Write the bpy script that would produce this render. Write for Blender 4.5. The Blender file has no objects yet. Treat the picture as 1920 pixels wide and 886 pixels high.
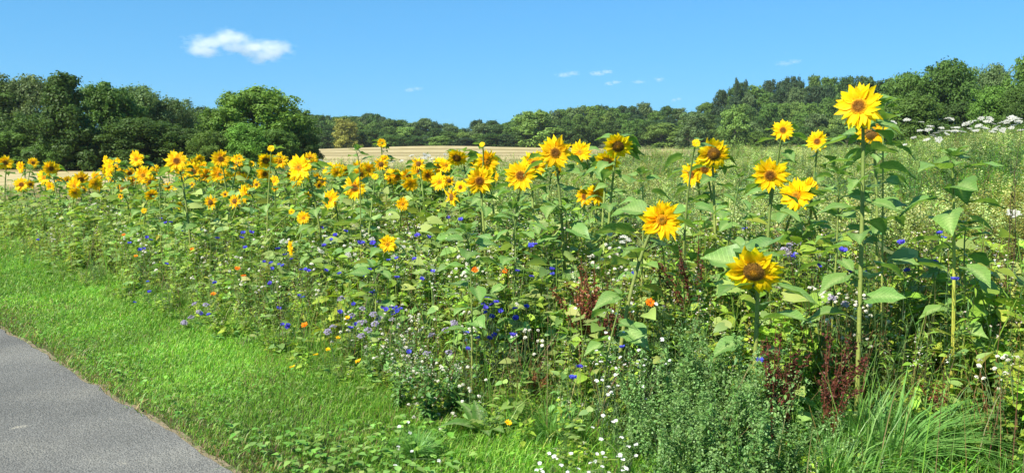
import bpy, math, random
import numpy as np
from mathutils import Vector, Matrix
random.seed(7); rng = np.random.default_rng(7)
R = math.radians
S = bpy.context.scene
COL = S.collection

# ------------------------------------------------------------------ camera, light, exposure
F = 1507.0; CX, CY = 960.0, 443.0; EYE = 1.6; HORIZON = 268.0
PITCH = math.atan((CY - HORIZON) / F)
cam = bpy.data.cameras.new('camera'); cam_o = bpy.data.objects.new('camera', cam); COL.objects.link(cam_o)
cam.sensor_width = 36.0; cam.lens = 36.0 * F / 1920.0
cam.clip_start = 0.05; cam.clip_end = 8000
cam_o.location = (0, 0, EYE); cam_o.rotation_euler = (math.pi / 2 - PITCH, 0, 0)
S.camera = cam_o

SUN_AZ, SUN_EL = R(-134), R(47)          # azimuth clockwise from the view direction (+Y)
sund = Vector((math.sin(SUN_AZ) * math.cos(SUN_EL), math.cos(SUN_AZ) * math.cos(SUN_EL), math.sin(SUN_EL)))
W = bpy.data.worlds.new('World'); S.world = W; W.use_nodes = True
nt = W.node_tree; nt.nodes.clear()
sky = nt.nodes.new('ShaderNodeTexSky'); sky.sky_type = 'NISHITA'; sky.sun_disc = False
sky.sun_elevation = SUN_EL; sky.sun_rotation = SUN_AZ % (2 * math.pi)
sky.air_density = 1.0; sky.dust_density = 0.0; sky.ozone_density = 4.0; sky.altitude = 100
# softer brightening towards the horizon, as the phone recorded it
sep = nt.nodes.new('ShaderNodeSeparateColor'); hs = nt.nodes.new('ShaderNodeCombineColor'); nt.links.new(sky.outputs[0], sep.inputs[0])
for ch, (ex, ga) in enumerate(((.54, .34), (.46, .98), (.6, 1.2))):
    pw = nt.nodes.new('ShaderNodeMath'); pw.operation = 'POWER'; pw.inputs[1].default_value = ex; nt.links.new(sep.outputs[ch], pw.inputs[0])
    ml = nt.nodes.new('ShaderNodeMath'); ml.operation = 'MULTIPLY'; ml.inputs[1].default_value = ga; nt.links.new(pw.outputs[0], ml.inputs[0]); nt.links.new(ml.outputs[0], hs.inputs[ch])
bg = nt.nodes.new('ShaderNodeBackground'); bg.inputs['Strength'].default_value = 0.134
wo = nt.nodes.new('ShaderNodeOutputWorld')
nt.links.new(hs.outputs[0], bg.inputs[0]); nt.links.new(bg.outputs[0], wo.inputs[0])
sl = bpy.data.lights.new('sun', 'SUN'); sl.energy = 5.0; sl.angle = R(0.5); sl.color = (1.0, 0.94, 0.83)
so = bpy.data.objects.new('sun', sl); COL.objects.link(so); so.rotation_euler = (-sund).to_track_quat('-Z', 'Y').to_euler()
so.location = (-20, -5, 30)
S.view_settings.view_transform = 'Standard'; S.view_settings.look = 'None'
S.view_settings.exposure = 1.0; S.view_settings.gamma = 1.0; S.view_settings.use_curve_mapping = False
S.cycles.volume_bounces = 6; S.cycles.max_bounces = 8; S.cycles.transmission_bounces = 4
S.cycles.transparent_max_bounces = 8; S.cycles.diffuse_bounces = 4

# ------------------------------------------------------------------ geometry of the view
CP, SP = math.cos(PITCH), math.sin(PITCH)
def ray(u, v):
    a = (u - CX) / F; b = (CY - v) / F
    return Vector((a, CP + b * SP, -SP + b * CP))
def at_y(u, v, Y):
    r = ray(u, v); return Vector((0, 0, EYE)) + r * (Y / r.y)
def ss(t):
    t = np.clip(t, 0, 1); return t * t * (3 - 2 * t)
def terr(x, y):
    x = np.asarray(x, float); y = np.asarray(y, float)
    bank = 0.42 * ss((x - 1) / 10) * ss((y - 7) / 14) * (1 - ss((y - 60) / 50)) + .55 * ss((x / np.maximum(y, 1) - .40) / .2) * ss((y - 8) / 5) * (1 - ss((y - 60) / 50))
    h = 8.0 * np.exp(-((x - 90) / 55) ** 2 - ((y - 230) / 45) ** 2) * ss((y - 155) / 30)
    h = h + 7.0 * ss((y - 260) / 120) * np.exp(-((x + 70) / 130) ** 2)
    return bank + h
def canopy(x, y):
    s = np.asarray(x) + np.asarray(y)
    x = np.asarray(x, float); y = np.asarray(y, float)
    h = np.interp(s, [3.95, 4.2, 4.7, 5.5, 7.0, 9.0, 14, 40], [0.08, 0.27, 0.46, 0.70, 0.92, 0.95, 0.97, 1.05])
    right = ss((x - 0.9) / 1.0) * ss((6.4 - s) / .9)          # the grassy foot at the right stays low
    return h * (1 - 0.45 * right) + terr(x, y)
def hit_canopy(u, v, lift=0.0):
    r = ray(u, v); t = 2.5
    while t < 120:
        p = Vector((0, 0, EYE)) + r * t
        if p.z < float(canopy(p.x, p.y)) + lift: return p
        t += 0.04
    return p
def in_meadow(x, y):
    s = x + y
    q = x / np.maximum(y, .5)
    far = np.interp(q, [-.7, -.6, -.5, -.42, -.36, -.25, 0, .3, .7], [17, 16, 13.5, 14.5, 22, 34, 46, 85, 130])
    return (s > 3.95 + .12 * np.sin((y - x) * 1.9)) & (y < far)

# ------------------------------------------------------------------ mesh templates (numpy)
class T:
    def __init__(s, V, Q=None, Tr=None, C=None):
        s.V = np.asarray(V, float).reshape(-1, 3)
        s.Q = np.zeros((0, 4), int) if Q is None else np.asarray(Q, int).reshape(-1, 4)
        s.T = np.zeros((0, 3), int) if Tr is None else np.asarray(Tr, int).reshape(-1, 3)
        c = np.ones((len(s.V), 3)) if C is None else np.asarray(C, float)
        s.C = np.broadcast_to(c, (len(s.V), 3)).copy() if c.ndim == 1 else c
    def col(s, c): return T(s.V, s.Q, s.T, s.C * np.asarray(c))
    def xf(s, M=None, t=(0, 0, 0), sc=1.0):
        V = s.V * sc
        if M is not None: V = V @ np.asarray(M).T
        return T(V + np.asarray(t), s.Q, s.T, s.C)
def merge(ts):
    ts = [t for t in ts if t is not None and len(t.V)]
    V, Q, Tr, C, n = [], [], [], [], 0
    for t in ts:
        V.append(t.V); Q.append(t.Q + n); Tr.append(t.T + n); C.append(t.C); n += len(t.V)
    return T(np.vstack(V), np.vstack(Q), np.vstack(Tr), np.vstack(C))
def rz(a):
    a = np.asarray(a, float); c, s = np.cos(a), np.sin(a); z = np.zeros_like(c); o = np.ones_like(c)
    return np.stack([np.stack([c, -s, z], -1), np.stack([s, c, z], -1), np.stack([z, z, o], -1)], -2)
def ry(a):
    a = np.asarray(a, float); c, s = np.cos(a), np.sin(a); z = np.zeros_like(c); o = np.ones_like(c)
    return np.stack([np.stack([c, z, s], -1), np.stack([z, o, z], -1), np.stack([-s, z, c], -1)], -2)
def rx(a):
    a = np.asarray(a, float); c, s = np.cos(a), np.sin(a); z = np.zeros_like(c); o = np.ones_like(c)
    return np.stack([np.stack([o, z, z], -1), np.stack([z, c, -s], -1), np.stack([z, s, c], -1)], -2)
def many(t, M, P, cm=None):
    """N copies of template t, matrices M (N,3,3), positions P (N,3), colour factors cm (N,3)"""
    M = np.asarray(M); P = np.asarray(P); N = len(P)
    if N == 0: return None
    V = np.einsum('nij,vj->nvi', M, t.V) + P[:, None, :]
    off = (np.arange(N) * len(t.V))[:, None, None]
    C = np.broadcast_to(t.C, (N,) + t.C.shape)
    if cm is not None: C = C * np.asarray(cm)[:, None, :]
    return T(V.reshape(-1, 3), (t.Q[None] + off).reshape(-1, 4), (t.T[None] + off).reshape(-1, 3), C.reshape(-1, 3))
def to_mesh(name, t, mats, smooth=False, matidx=None):
    me = bpy.data.meshes.new(name)
    nq, ntr = len(t.Q), len(t.T)
    me.vertices.add(len(t.V)); me.vertices.foreach_set('co', t.V.astype(np.float32).ravel())
    me.loops.add(nq * 4 + ntr * 3)
    me.loops.foreach_set('vertex_index', np.concatenate([t.Q.ravel(), t.T.ravel()]).astype(np.int32))
    me.polygons.add(nq + ntr)
    ls = np.concatenate([np.arange(nq) * 4, nq * 4 + np.arange(ntr) * 3]).astype(np.int32)
    me.polygons.foreach_set('loop_start', ls)
    if smooth: me.polygons.foreach_set('use_smooth', np.ones(nq + ntr, bool))
    at = me.color_attributes.new('Col', 'FLOAT_COLOR', 'POINT')
    at.data.foreach_set('color', np.hstack([t.C, np.ones((len(t.C), 1))]).astype(np.float32).ravel())
    for m in (mats if isinstance(mats, (list, tuple)) else [mats]): me.materials.append(m)
    me.update(calc_edges=True)
    return me
def tube(pts, rad, n=6, col=(1, 1, 1)):
    pts = np.asarray(pts, float); k = len(pts); rad = np.broadcast_to(np.asarray(rad, float), (k,))
    V = []
    for i in range(k):
        d = pts[min(i + 1, k - 1)] - pts[max(i - 1, 0)]; d = d / (np.linalg.norm(d) + 1e-9)
        a = np.array([1., 0, 0]) if abs(d[0]) < .8 else np.array([0, 1., 0])
        e1 = np.cross(d, a); e1 /= np.linalg.norm(e1); e2 = np.cross(d, e1)
        for j in range(n):
            th = 2 * math.pi * j / n; V.append(pts[i] + rad[i] * (math.cos(th) * e1 + math.sin(th) * e2))
    Q = [[i * n + j, i * n + (j + 1) % n, (i + 1) * n + (j + 1) % n, (i + 1) * n + j] for i in range(k - 1) for j in range(n)]
    return T(V, Q, None, np.array(col))
def blade_leaf(L, Wd, prof, cols=3, fold=.15, droop=.3, back=0.0, rise=0.0, wave=0.0, col=(1, 1, 1), ribcol=None, tip=None):
    """leaf along +X, width along Y; prof = half-width factor per station"""
    k = len(prof); ys = np.linspace(-1, 1, cols); V = []; C = []
    for i, w in enumerate(prof):
        t = i / (k - 1)
        for y in ys:
            x = L * t - back * L * abs(y) * (1 - t) ** 3
            z = rise * L * t - droop * L * t * t + fold * Wd * w * abs(y) + wave * Wd * math.sin(t * 9 + y * 2) * abs(y)
            V.append((x, y * w * Wd * .5, z))
            c = np.array(col if (ribcol is None or abs(y) > .01) else ribcol, float)
            if tip is not None: c = c * (1 - t) + np.array(tip) * t
            C.append(c)
    Q = [[i * cols + j, (i + 1) * cols + j, (i + 1) * cols + j + 1, i * cols + j + 1] for i in range(k - 1) for j in range(cols - 1)]
    return T(V, Q, None, np.array(C))

# ------------------------------------------------------------------ materials
def newmat(name):
    m = bpy.data.materials.new(name); m.use_nodes = True; n = m.node_tree; n.nodes.clear(); return m, n
def nd(n, t, **k):
    x = n.nodes.new(t)
    for a, b in k.items(): setattr(x, a, b)
    return x
def leafmat(name, trans=.35, rough=.5, spec=.3, nscale=40, nvar=.25, objvar=.0, tint=(1, 1, 1), tcol=(1.25, 1.25, .55), veins=False):
    """plant tissue: own colour from the Col attribute, fine noise, light passing through"""
    m, n = newmat(name); L = n.links.new
    at = nd(n, 'ShaderNodeAttribute', attribute_name='Col')
    tc = nd(n, 'ShaderNodeTexCoord'); no = nd(n, 'ShaderNodeTexNoise'); no.inputs['Scale'].default_value = nscale; no.inputs['Detail'].default_value = 3
    L(tc.outputs['Object'], no.inputs['Vector'])
    mr = nd(n, 'ShaderNodeMapRange'); mr.inputs['From Min'].default_value = .3; mr.inputs['From Max'].default_value = .7
    mr.inputs['To Min'].default_value = 1 - nvar; mr.inputs['To Max'].default_value = 1 + nvar
    L(no.outputs['Fac'], mr.inputs['Value'])
    mul = nd(n, 'ShaderNodeVectorMath', operation='SCALE'); L(at.outputs['Color'], mul.inputs[0]); L(mr.outputs[0], mul.inputs['Scale'])
    t2 = nd(n, 'ShaderNodeVectorMath', operation='MULTIPLY'); L(mul.outputs[0], t2.inputs[0]); t2.inputs[1].default_value = tint
    src = t2.outputs[0]
    if veins:                                                # side veins running forward from the midrib
        sp_ = nd(n, 'ShaderNodeSeparateXYZ'); L(tc.outputs['Object'], sp_.inputs[0])
        ab = nd(n, 'ShaderNodeMath', operation='ABSOLUTE'); L(sp_.outputs['Y'], ab.inputs[0])
        q1 = nd(n, 'ShaderNodeMath', operation='MULTIPLY_ADD'); L(ab.outputs[0], q1.inputs[0]); q1.inputs[1].default_value = -.9; L(sp_.outputs['X'], q1.inputs[2])
        q2 = nd(n, 'ShaderNodeMath', operation='MULTIPLY'); L(q1.outputs[0], q2.inputs[0]); q2.inputs[1].default_value = 7.5
        q3 = nd(n, 'ShaderNodeMath', operation='PINGPONG'); L(q2.outputs[0], q3.inputs[0]); q3.inputs[1].default_value = .5
        r3 = nd(n, 'ShaderNodeMapRange'); r3.inputs['From Min'].default_value = 0; r3.inputs['From Max'].default_value = .12; r3.inputs['To Min'].default_value = 1.35; r3.inputs['To Max'].default_value = .95; L(q3.outputs[0], r3.inputs['Value'])
        t3 = nd(n, 'ShaderNodeVectorMath', operation='SCALE'); L(src, t3.inputs[0]); L(r3.outputs[0], t3.inputs['Scale']); src = t3.outputs[0]
    if objvar:
        oi = nd(n, 'ShaderNodeObjectInfo'); h = nd(n, 'ShaderNodeHueSaturation')
        m1 = nd(n, 'ShaderNodeMapRange'); m1.inputs['To Min'].default_value = 1 - objvar; m1.inputs['To Max'].default_value = 1 + objvar
        m2 = nd(n, 'ShaderNodeMapRange'); m2.inputs['To Min'].default_value = .5 - objvar * .06; m2.inputs['To Max'].default_value = .5 + objvar * .06
        wn = nd(n, 'ShaderNodeTexWhiteNoise', noise_dimensions='1D'); L(oi.outputs['Random'], wn.inputs['W'])
        L(oi.outputs['Random'], m1.inputs['Value']); L(wn.outputs['Value'], m2.inputs['Value'])
        L(m1.outputs[0], h.inputs['Value']); L(m2.outputs[0], h.inputs['Hue']); L(src, h.inputs['Color']); src = h.outputs[0]
    b = nd(n, 'ShaderNodeBsdfPrincipled'); L(src, b.inputs['Base Color']); b.inputs['Roughness'].default_value = rough
    b.inputs['Specular IOR Level'].default_value = spec
    o = nd(n, 'ShaderNodeOutputMaterial')
    if trans > 0:
        tr = nd(n, 'ShaderNodeBsdfTranslucent'); tm = nd(n, 'ShaderNodeVectorMath', operation='MULTIPLY')
        L(src, tm.inputs[0]); tm.inputs[1].default_value = tcol; L(tm.outputs[0], tr.inputs['Color'])
        mx = nd(n, 'ShaderNodeMixShader'); mx.inputs[0].default_value = trans
        L(b.outputs[0], mx.inputs[1]); L(tr.outputs[0], mx.inputs[2]); L(mx.outputs[0], o.inputs[0])
    else: L(b.outputs[0], o.inputs[0])
    return m
M_leaf = leafmat('sunflower_leaf', .38, .45, .35, 30, .18, .12)
M_blade = leafmat('sunflower_leaf_blade', .38, .45, .35, 30, .16, .14, veins=True)
M_stem = leafmat('sunflower_stem', .0, .6, .2, 60, .15, .15)
M_petal = leafmat('sunflower_petal', .45, .55, .15, 25, .08, .06, tcol=(1.1, 1.0, .6))
M_disc = leafmat('seed_disc', .0, .85, .1, 160, .45, .1)
M_weed = leafmat('meadow_leaf', .38, .5, .3, 3, .18)
M_grass = leafmat('grass_blade', .4, .45, .35, 1.2, .22)
M_flower = leafmat('wildflower_petal', .35, .6, .1, 30, .12, .12, tcol=(1.1, 1.1, 1.1))
M_plant = leafmat('wildflower_plant', .35, .5, .3, 20, .2, .2)
M_crown = leafmat('tree_foliage', .36, .55, .25, .8, .25, .16, tcol=(1.2, 1.2, .6))
M_bark = leafmat('tree_bark', .0, .9, .1, 12, .3, .1)

def ramp_ground(name, stops, scale, detail=8, bump=.3, bscale=60, rough=.95, extra=None):
    m, n = newmat(name); L = n.links.new
    tc = nd(n, 'ShaderNodeTexCoord'); no = nd(n, 'ShaderNodeTexNoise'); no.inputs['Scale'].default_value = scale; no.inputs['Detail'].default_value = detail
    L(tc.outputs['Object'], no.inputs['Vector']); cr = nd(n, 'ShaderNodeValToRGB')
    while len(cr.color_ramp.elements) < len(stops): cr.color_ramp.elements.new(.5)
    for e, (p, c) in zip(cr.color_ramp.elements, stops): e.position = p; e.color = (*c, 1)
    L(no.outputs['Fac'], cr.inputs[0]); src = cr.outputs[0]
    if extra: src = extra(n, tc, src)
    n2 = nd(n, 'ShaderNodeTexNoise'); n2.inputs['Scale'].default_value = bscale; n2.inputs['Detail'].default_value = 6; L(tc.outputs['Object'], n2.inputs['Vector'])
    bp = nd(n, 'ShaderNodeBump'); bp.inputs['Strength'].default_value = bump; bp.inputs['Distance'].default_value = .02; L(n2.outputs['Fac'], bp.inputs['Height'])
    b = nd(n, 'ShaderNodeBsdfPrincipled'); b.inputs['Roughness'].default_value = rough; b.inputs['Specular IOR Level'].default_value = .2
    L(src, b.inputs['Base Color']); L(bp.outputs[0], b.inputs['Normal']); o = nd(n, 'ShaderNodeOutputMaterial'); L(b.outputs[0], o.inputs[0])
    return m
M_soil = ramp_ground('meadow_soil', [(.3, (.035, .04, .015)), (.5, (.06, .075, .025)), (.7, (.11, .10, .045))], 1.3)
def asphalt_extra(n, tc, src):
    L = n.links.new
    v = nd(n, 'ShaderNodeTexVoronoi'); v.inputs['Scale'].default_value = 95; L(tc.outputs['Object'], v.inputs['Vector'])
    sx = nd(n, 'ShaderNodeSeparateColor'); L(v.outputs['Color'], sx.inputs[0])
    mr = nd(n, 'ShaderNodeMapRange'); mr.inputs['To Min'].default_value = .78; mr.inputs['To Max'].default_value = 1.25; L(sx.outputs[0], mr.inputs['Value'])
    k = nd(n, 'ShaderNodeVectorMath', operation='SCALE'); L(src, k.inputs[0]); L(mr.outputs[0], k.inputs['Scale'])
    # pale worn blotches and darker damp-looking stains
    s1 = nd(n, 'ShaderNodeTexNoise'); s1.inputs['Scale'].default_value = 4.5; s1.inputs['Detail'].default_value = 5; L(tc.outputs['Object'], s1.inputs['Vector'])
    r1 = nd(n, 'ShaderNodeMapRange'); r1.inputs['From Min'].default_value = .70; r1.inputs['From Max'].default_value = .74; L(s1.outputs['Fac'], r1.inputs['Value'])
    m1 = nd(n, 'ShaderNodeMix', data_type='RGBA'); L(r1.outputs[0], m1.inputs['Factor']); L(k.outputs[0], m1.inputs['A']); m1.inputs['B'].default_value = (.27, .255, .21, 1)
    s2 = nd(n, 'ShaderNodeTexNoise'); s2.inputs['Scale'].default_value = .9; s2.inputs['Detail'].default_value = 4; L(tc.outputs['Object'], s2.inputs['Vector'])
    r2 = nd(n, 'ShaderNodeMapRange'); r2.inputs['From Min'].default_value = .35; r2.inputs['From Max'].default_value = .65; r2.inputs['To Min'].default_value = .86; r2.inputs['To Max'].default_value = 1.1; L(s2.outputs['Fac'], r2.inputs['Value'])
    m2 = nd(n, 'ShaderNodeVectorMath', operation='SCALE'); L(m1.outputs['Result'], m2.inputs[0]); L(r2.outputs[0], m2.inputs['Scale'])
    return m2.outputs[0]
M_path = ramp_ground('asphalt', [(.3, (.130, .130, .118)), (.5, (.155, .153, .138)), (.72, (.19, .185, .160))], 1.6, 10, .8, 110, .9, asphalt_extra)
def stubble_extra(n, tc, src):
    L = n.links.new
    mp = nd(n, 'ShaderNodeMapping'); mp.inputs['Rotation'].default_value = (0, 0, R(-4)); L(tc.outputs['Object'], mp.inputs['Vector'])
    w = nd(n, 'ShaderNodeTexWave', bands_direction='Y'); w.inputs['Scale'].default_value = .013; w.inputs['Distortion'].default_value = 2.5
    w.inputs['Detail'].default_value = 3; w.inputs['Detail Scale'].default_value = .6; L(mp.outputs[0], w.inputs['Vector'])
    cr = nd(n, 'ShaderNodeValToRGB'); cr.color_ramp.elements[0].position = .18; cr.color_ramp.elements[0].color = (.66, .64, .56, 1)
    cr.color_ramp.elements[1].position = .38; cr.color_ramp.elements[1].color = (1, 1, 1, 1); L(w.outputs['Fac'], cr.inputs[0])
    k = nd(n, 'ShaderNodeVectorMath', operation='MULTIPLY'); L(src, k.inputs[0]); L(cr.outputs[0], k.inputs[1]); return k.outputs[0]
M_stubble = ramp_ground('straw_stubble', [(.3, (.30, .25, .11)), (.5, (.38, .31, .15)), (.7, (.43, .36, .19))], .5, 10, .6, 5, .95, stubble_extra)
M_gravel = ramp_ground('dry_edge', [(.35, (.16, .13, .08)), (.5, (.24, .19, .12)), (.65, (.09, .11, .04))], 14, 6, .7, 90)

# ------------------------------------------------------------------ objects
def tag(o, label=None, cat=None, group=None, kind=None):
    if label: o['label'] = label
    if cat: o['category'] = cat
    if group: o['group'] = group
    if kind: o['kind'] = kind
    return o
def add(name, me, parent=None, mat=None):
    o = bpy.data.objects.new(name, me); COL.objects.link(o)
    if parent: o.parent = parent
    if mat is not None: o.matrix_local = mat
    return o
def empty(name, loc, rot=0, sc=1):
    o = bpy.data.objects.new(name, None); COL.objects.link(o); o.location = loc; o.rotation_euler = (0, 0, rot)
    o.scale = sc if hasattr(sc, '__len__') else (sc, sc, sc); o.empty_display_size = .1; return o

# ------------------------------------------------------------------ ground, path, field
def sheet(name, xs, ys, zf, mat, keep=None):
    X, Y = np.meshgrid(xs, ys); Z = zf(X, Y); nx, ny = len(xs), len(ys)
    V = np.stack([X, Y, Z], -1).reshape(-1, 3); i, j = np.meshgrid(np.arange(nx - 1), np.arange(ny - 1)); a = (j * nx + i).ravel()
    Q = np.stack([a, a + 1, a + 1 + nx, a + nx], -1)
    if keep is not None:
        c = V[Q].mean(1); Q = Q[keep(c[:, 0], c[:, 1])]
    return add(name, to_mesh(name, T(V, Q), mat, True))
gx = np.sinh(np.linspace(-5.2, 5.2, 221)) / np.sinh(5.2) * 1500
gy = np.concatenate([[-60, -20, -8, -3], np.sinh(np.linspace(0, 5.4, 190)) / np.sinh(5.4) * 2500])
def undul(x, y): return 0.02 * np.sin(x * 1.7 + .6 * y) * np.sin(y * 1.3 - .4 * x) * ss((x + y - 2.9) / 1.2) * (1 - ss((y - 60) / 20))
tag(sheet('ground', gx, gy, lambda x, y: terr(x, y) + undul(x, y) - .012, M_soil), kind='structure')
# asphalt path: ragged edge along x + y = 2.55
n = 340; t = np.linspace(-7, 42, n)
edge = 2.40 + .012 * np.sin(t * 2.1) + .012 * np.sin(t * 7.3 + 1) + .012 * rng.standard_normal(n)
def strip(name, e0, e1, z0, z1, mat):
    V = []
    for k in range(n):
        for e, z in ((e0[k], z0), (e1[k], z1)): V.append(((e - t[k]) / 2 - 0 * z, (e + t[k]) / 2, z))
    a = np.arange(n - 1) * 2
    return add(name, to_mesh(name, T(V, np.stack([a, a + 1, a + 3, a + 2], -1)), mat))
# t = y - x runs along the path
tag(strip('path', edge - 4.2, edge, .012, .012, M_path), kind='structure')
tag(strip('path_edge', edge - .0, edge + .03 + .03 * np.abs(np.sin(t * 5)) + .02 * rng.random(n), .004, .0045, M_gravel), kind='structure')
fx = np.concatenate([np.arange(-170, -30, 7.), np.arange(-30, 60, 2.), np.arange(60, 150, 7.)]); fy = np.concatenate([np.arange(12, 60, 1.5), np.arange(60, 190, 4.)])
tag(sheet('stubble_field', fx, fy,
          lambda x, y: terr(x, y) * (y < 500) + .03 + .12 * ss((y - 45) / 20) * (1 + np.sin(y * .21 + .4 * np.sin(x * .05))) * .5 + .9 * np.exp(-((x + 14) / 22) ** 2 - ((y - 165) / 26) ** 2),
          M_stubble, keep=lambda x, y: ~in_meadow(x, y) & (x + y > 7) & (y < 186 - np.maximum(0, x) * .45)), kind='structure')
# ------------------------------------------------------------------ trees
def crown_tpl(n_lobe, n_leaf, leaf, kind, seed, base=.0):
    """unit-height crown of leaf-sized faces gathered in clumps; width 1"""
    r = np.random.default_rng(seed); P, Nn, Sx, Cc = [], [], [], []
    lobes = []; nb = 17 if n_lobe < 80 else 26
    for i in range(nb):
        z = base + (1 - base) * (i + r.random()) / nb
        if kind == 'cone': rad = .52 * (1.04 - z) ** .95
        elif kind == 'tall': rad = .42 * math.sin(math.pi * min(1, (.16 + .84 * z)) ** 1.3) ** .5 if z < .97 else .1
        else: rad = .5 * math.sqrt(max(.03, 1 - ((z - .36) / .68) ** 2))
        a = i * 2.4 + r.uniform(-.5, .5); br = r.uniform(.15, .23) * (1 if kind != 'cone' else .75); q = max(0, rad - br * .8) * (.55 + .5 * r.random())
        zc = min(max(z, br * .55), 1 - br * .8); c0 = np.array([math.cos(a) * q, math.sin(a) * q, zc]); tone = r.uniform(.86, 1.16)
        lobes.append((c0[0], c0[1], c0[2], br * .72, tone))
        for j in range(6):
            d = r.standard_normal(3); d[2] = abs(d[2]) * 1.1 - .35; d /= np.linalg.norm(d)
            p_ = c0 + d * br * r.uniform(.6, 1.0); lobes.append((p_[0], p_[1], min(max(p_[2], .03), .99), br * r.uniform(.28, .5), tone))
    w = np.array([l[3] ** 2 for l in lobes]); w /= w.sum(); cnt = r.multinomial(n_leaf, w)
    for (cx, cy, cz, lr, tone), c in zip(lobes, cnt):
        d = r.standard_normal((c, 3)); d[:, 2] += .35; d /= np.linalg.norm(d, axis=1)[:, None]
        rr = lr * (.55 + .55 * r.random(c)) * (1 + .5 * (r.random(c) < .06))
        p = np.array([cx, cy, cz]) + d * rr[:, None] * np.array([1.05, 1.05, .9])
        P.append(p); Nn.append(d + r.standard_normal((c, 3)) * .45 + np.array([0, 0, .15])); Sx.append(leaf * r.uniform(.6, 1.3, c)); Cc.append(tone * r.uniform(.92, 1.08) * r.uniform(.85, 1.15, c))
    if n_leaf > 15000 and kind != 'cone':
        for i in range(46 if kind == 'twig' else 24):
            a = r.uniform(0, 6.28); q = .42 * math.sqrt(r.random()); z = .42 + .6 * math.sqrt(max(0, 1 - (q / .5) ** 2)) - .08
            m = 30; t = r.random(m); h = r.uniform(.05, .13) * (1 if kind == 'twig' else .7)
            p = np.stack([math.cos(a) * q + .03 * t * math.cos(a), math.sin(a) * q + .03 * t * math.sin(a), z + h * t], -1) + r.standard_normal((m, 3)) * .007
            P.append(p); Nn.append(r.standard_normal((m, 3))); Sx.append(leaf * .6 * np.ones(m)); Cc.append(np.ones(m))
    P = np.vstack(P); Nn = np.vstack(Nn); Nn /= np.linalg.norm(Nn, axis=1)[:, None] + 1e-9; Sx = np.concatenate(Sx); Cc = np.concatenate(Cc)
    a = np.cross(Nn, r.standard_normal(Nn.shape)); a /= np.linalg.norm(a, axis=1)[:, None]; b = np.cross(Nn, a)
    k = Sx[:, None]
    V = np.stack([P - a * k * .5, P + b * k * .36 + a * k * .1, P + a * k * .62, P - b * k * .36], 1)
    Q = np.arange(len(P) * 4).reshape(-1, 4); return T(V.reshape(-1, 3), Q, None, np.repeat(Cc[:, None], 4, 0).reshape(-1, 1) * np.ones(3)), lobes
def trunk_tpl(lobes, seed):
    r = np.random.default_rng(seed); bk = (.10, .085, .065)
    ts = [tube([(0, 0, -.03), (.004, 0, .15), (-.005, .006, .4), (.004, 0, .8)], [.030, .022, .016, .005], 7, bk)]
    for i in r.permutation(len(lobes))[:9]:
        cx, cy, cz, lr, _ = lobes[i]; z0 = max(.06, cz * .55 - .05)
        ts.append(tube([(0, 0, z0), (cx * .45, cy * .45, z0 + (cz - z0) * .6), (cx * .95, cy * .95, cz)], [.011, .007, .003], 5, bk))
    return merge(ts)
crowns, trunks = {}, {}
def mk(kind, key, nl, nf, leaf, seeds, base=0.0):
    for q, sd in enumerate(seeds):
        c, lb = crown_tpl(nl, nf, leaf, kind, sd, base); nm = key + str(q)
        crowns[nm] = c; trunks[nm] = to_mesh('tree_trunk', trunk_tpl(lb, sd), M_bark, True)
mk('round', 'near_round', 170, 26000, .030, [1, 2, 3]); mk('twig', 'near_twig', 170, 24000, .026, [4, 5]); mk('cone', 'near_cone', 150, 22000, .029, [6])
mk('round', 'far_round', 75, 9000, .045, [11, 12, 13, 14]); mk('tall', 'far_tall', 75, 9000, .043, [15, 16]); mk('cone', 'far_cone', 40, 3600, .045, [17])
crown_mesh = {}
DK = .92
TREE_COL = {'dark': (.070, .135, .025), 'mid': (.12, .215, .036), 'light': (.19, .30, .06), 'grey': (.15, .23, .075), 'yellow': (.30, .32, .06), 'bluish': (.058, .110, .040), 'bright': (.17, .31, .045)}
ntrees = [0]
def tree(u, vtop, d, wpx, key, colr, label, group=None, zb=None, name='broadleaf_tree'):
    p = at_y(u, vtop, d); x, y = p.x, p.y; z0 = float(terr(x, y)) if zb is None else zb
    h = p.z - z0; w = wpx / F * d
    if (key, colr) not in crown_mesh: crown_mesh[(key, colr)] = to_mesh('tree_crown', crowns[key].col(np.array(TREE_COL[colr]) * DK), M_crown)
    o = empty(name, (x, y, z0), rng.uniform(0, 6.28), (w, w, h))
    add('trunk', trunks[key], o); add('crown', crown_mesh[(key, colr)], o)
    tag(o, label, 'tree', group); ntrees[0] += 1; return o
HG = 'trees of the hedge behind the sunflowers at the left'
tree(-15, 160, 66, 210, 'near_round1', 'dark', 'dark broadleaf tree at the very left end of the hedge', HG)
tree(52, 148, 66, 150, 'near_twig0', 'grey', 'grey-green tree with feathery top just left of the conical tree', HG)
tree(115, 143, 46, 175, 'near_cone0', 'dark', 'conical broadleaf tree with a pointed dark top, leftmost in the front of the hedge', HG)
tree(200, 160, 50, 140, 'near_round0', 'mid', 'bushy tree with a narrow pointed top right of the conical tree', HG)
tree(262, 168, 58, 165, 'near_twig1', 'grey', 'grey-green feathery tree rising behind the middle of the left hedge', HG)
tree(322, 190, 60, 120, 'near_twig0', 'grey', 'thin-topped feathery tree sloping down towards the gap in the left hedge', HG)
tree(60, 215, 50, 130, 'near_round2', 'dark', 'low dark bush under the tree at the far left', HG)
tree(265, 226, 47, 170, 'near_round1', 'dark', 'low dark bush in front of the feathery grey-green tree', HG)
tree(335, 240, 48, 130, 'near_round2', 'dark', 'low dark bush left of the big round bright green tree', HG)
tree(474, 168, 52, 185, 'near_round0', 'bright', 'big round bright green tree at the right end of the left hedge', HG)
tree(420, 205, 51, 120, 'near_round2', 'bright', 'lower bright green shoulder bush left of the big round tree', HG)
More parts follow.
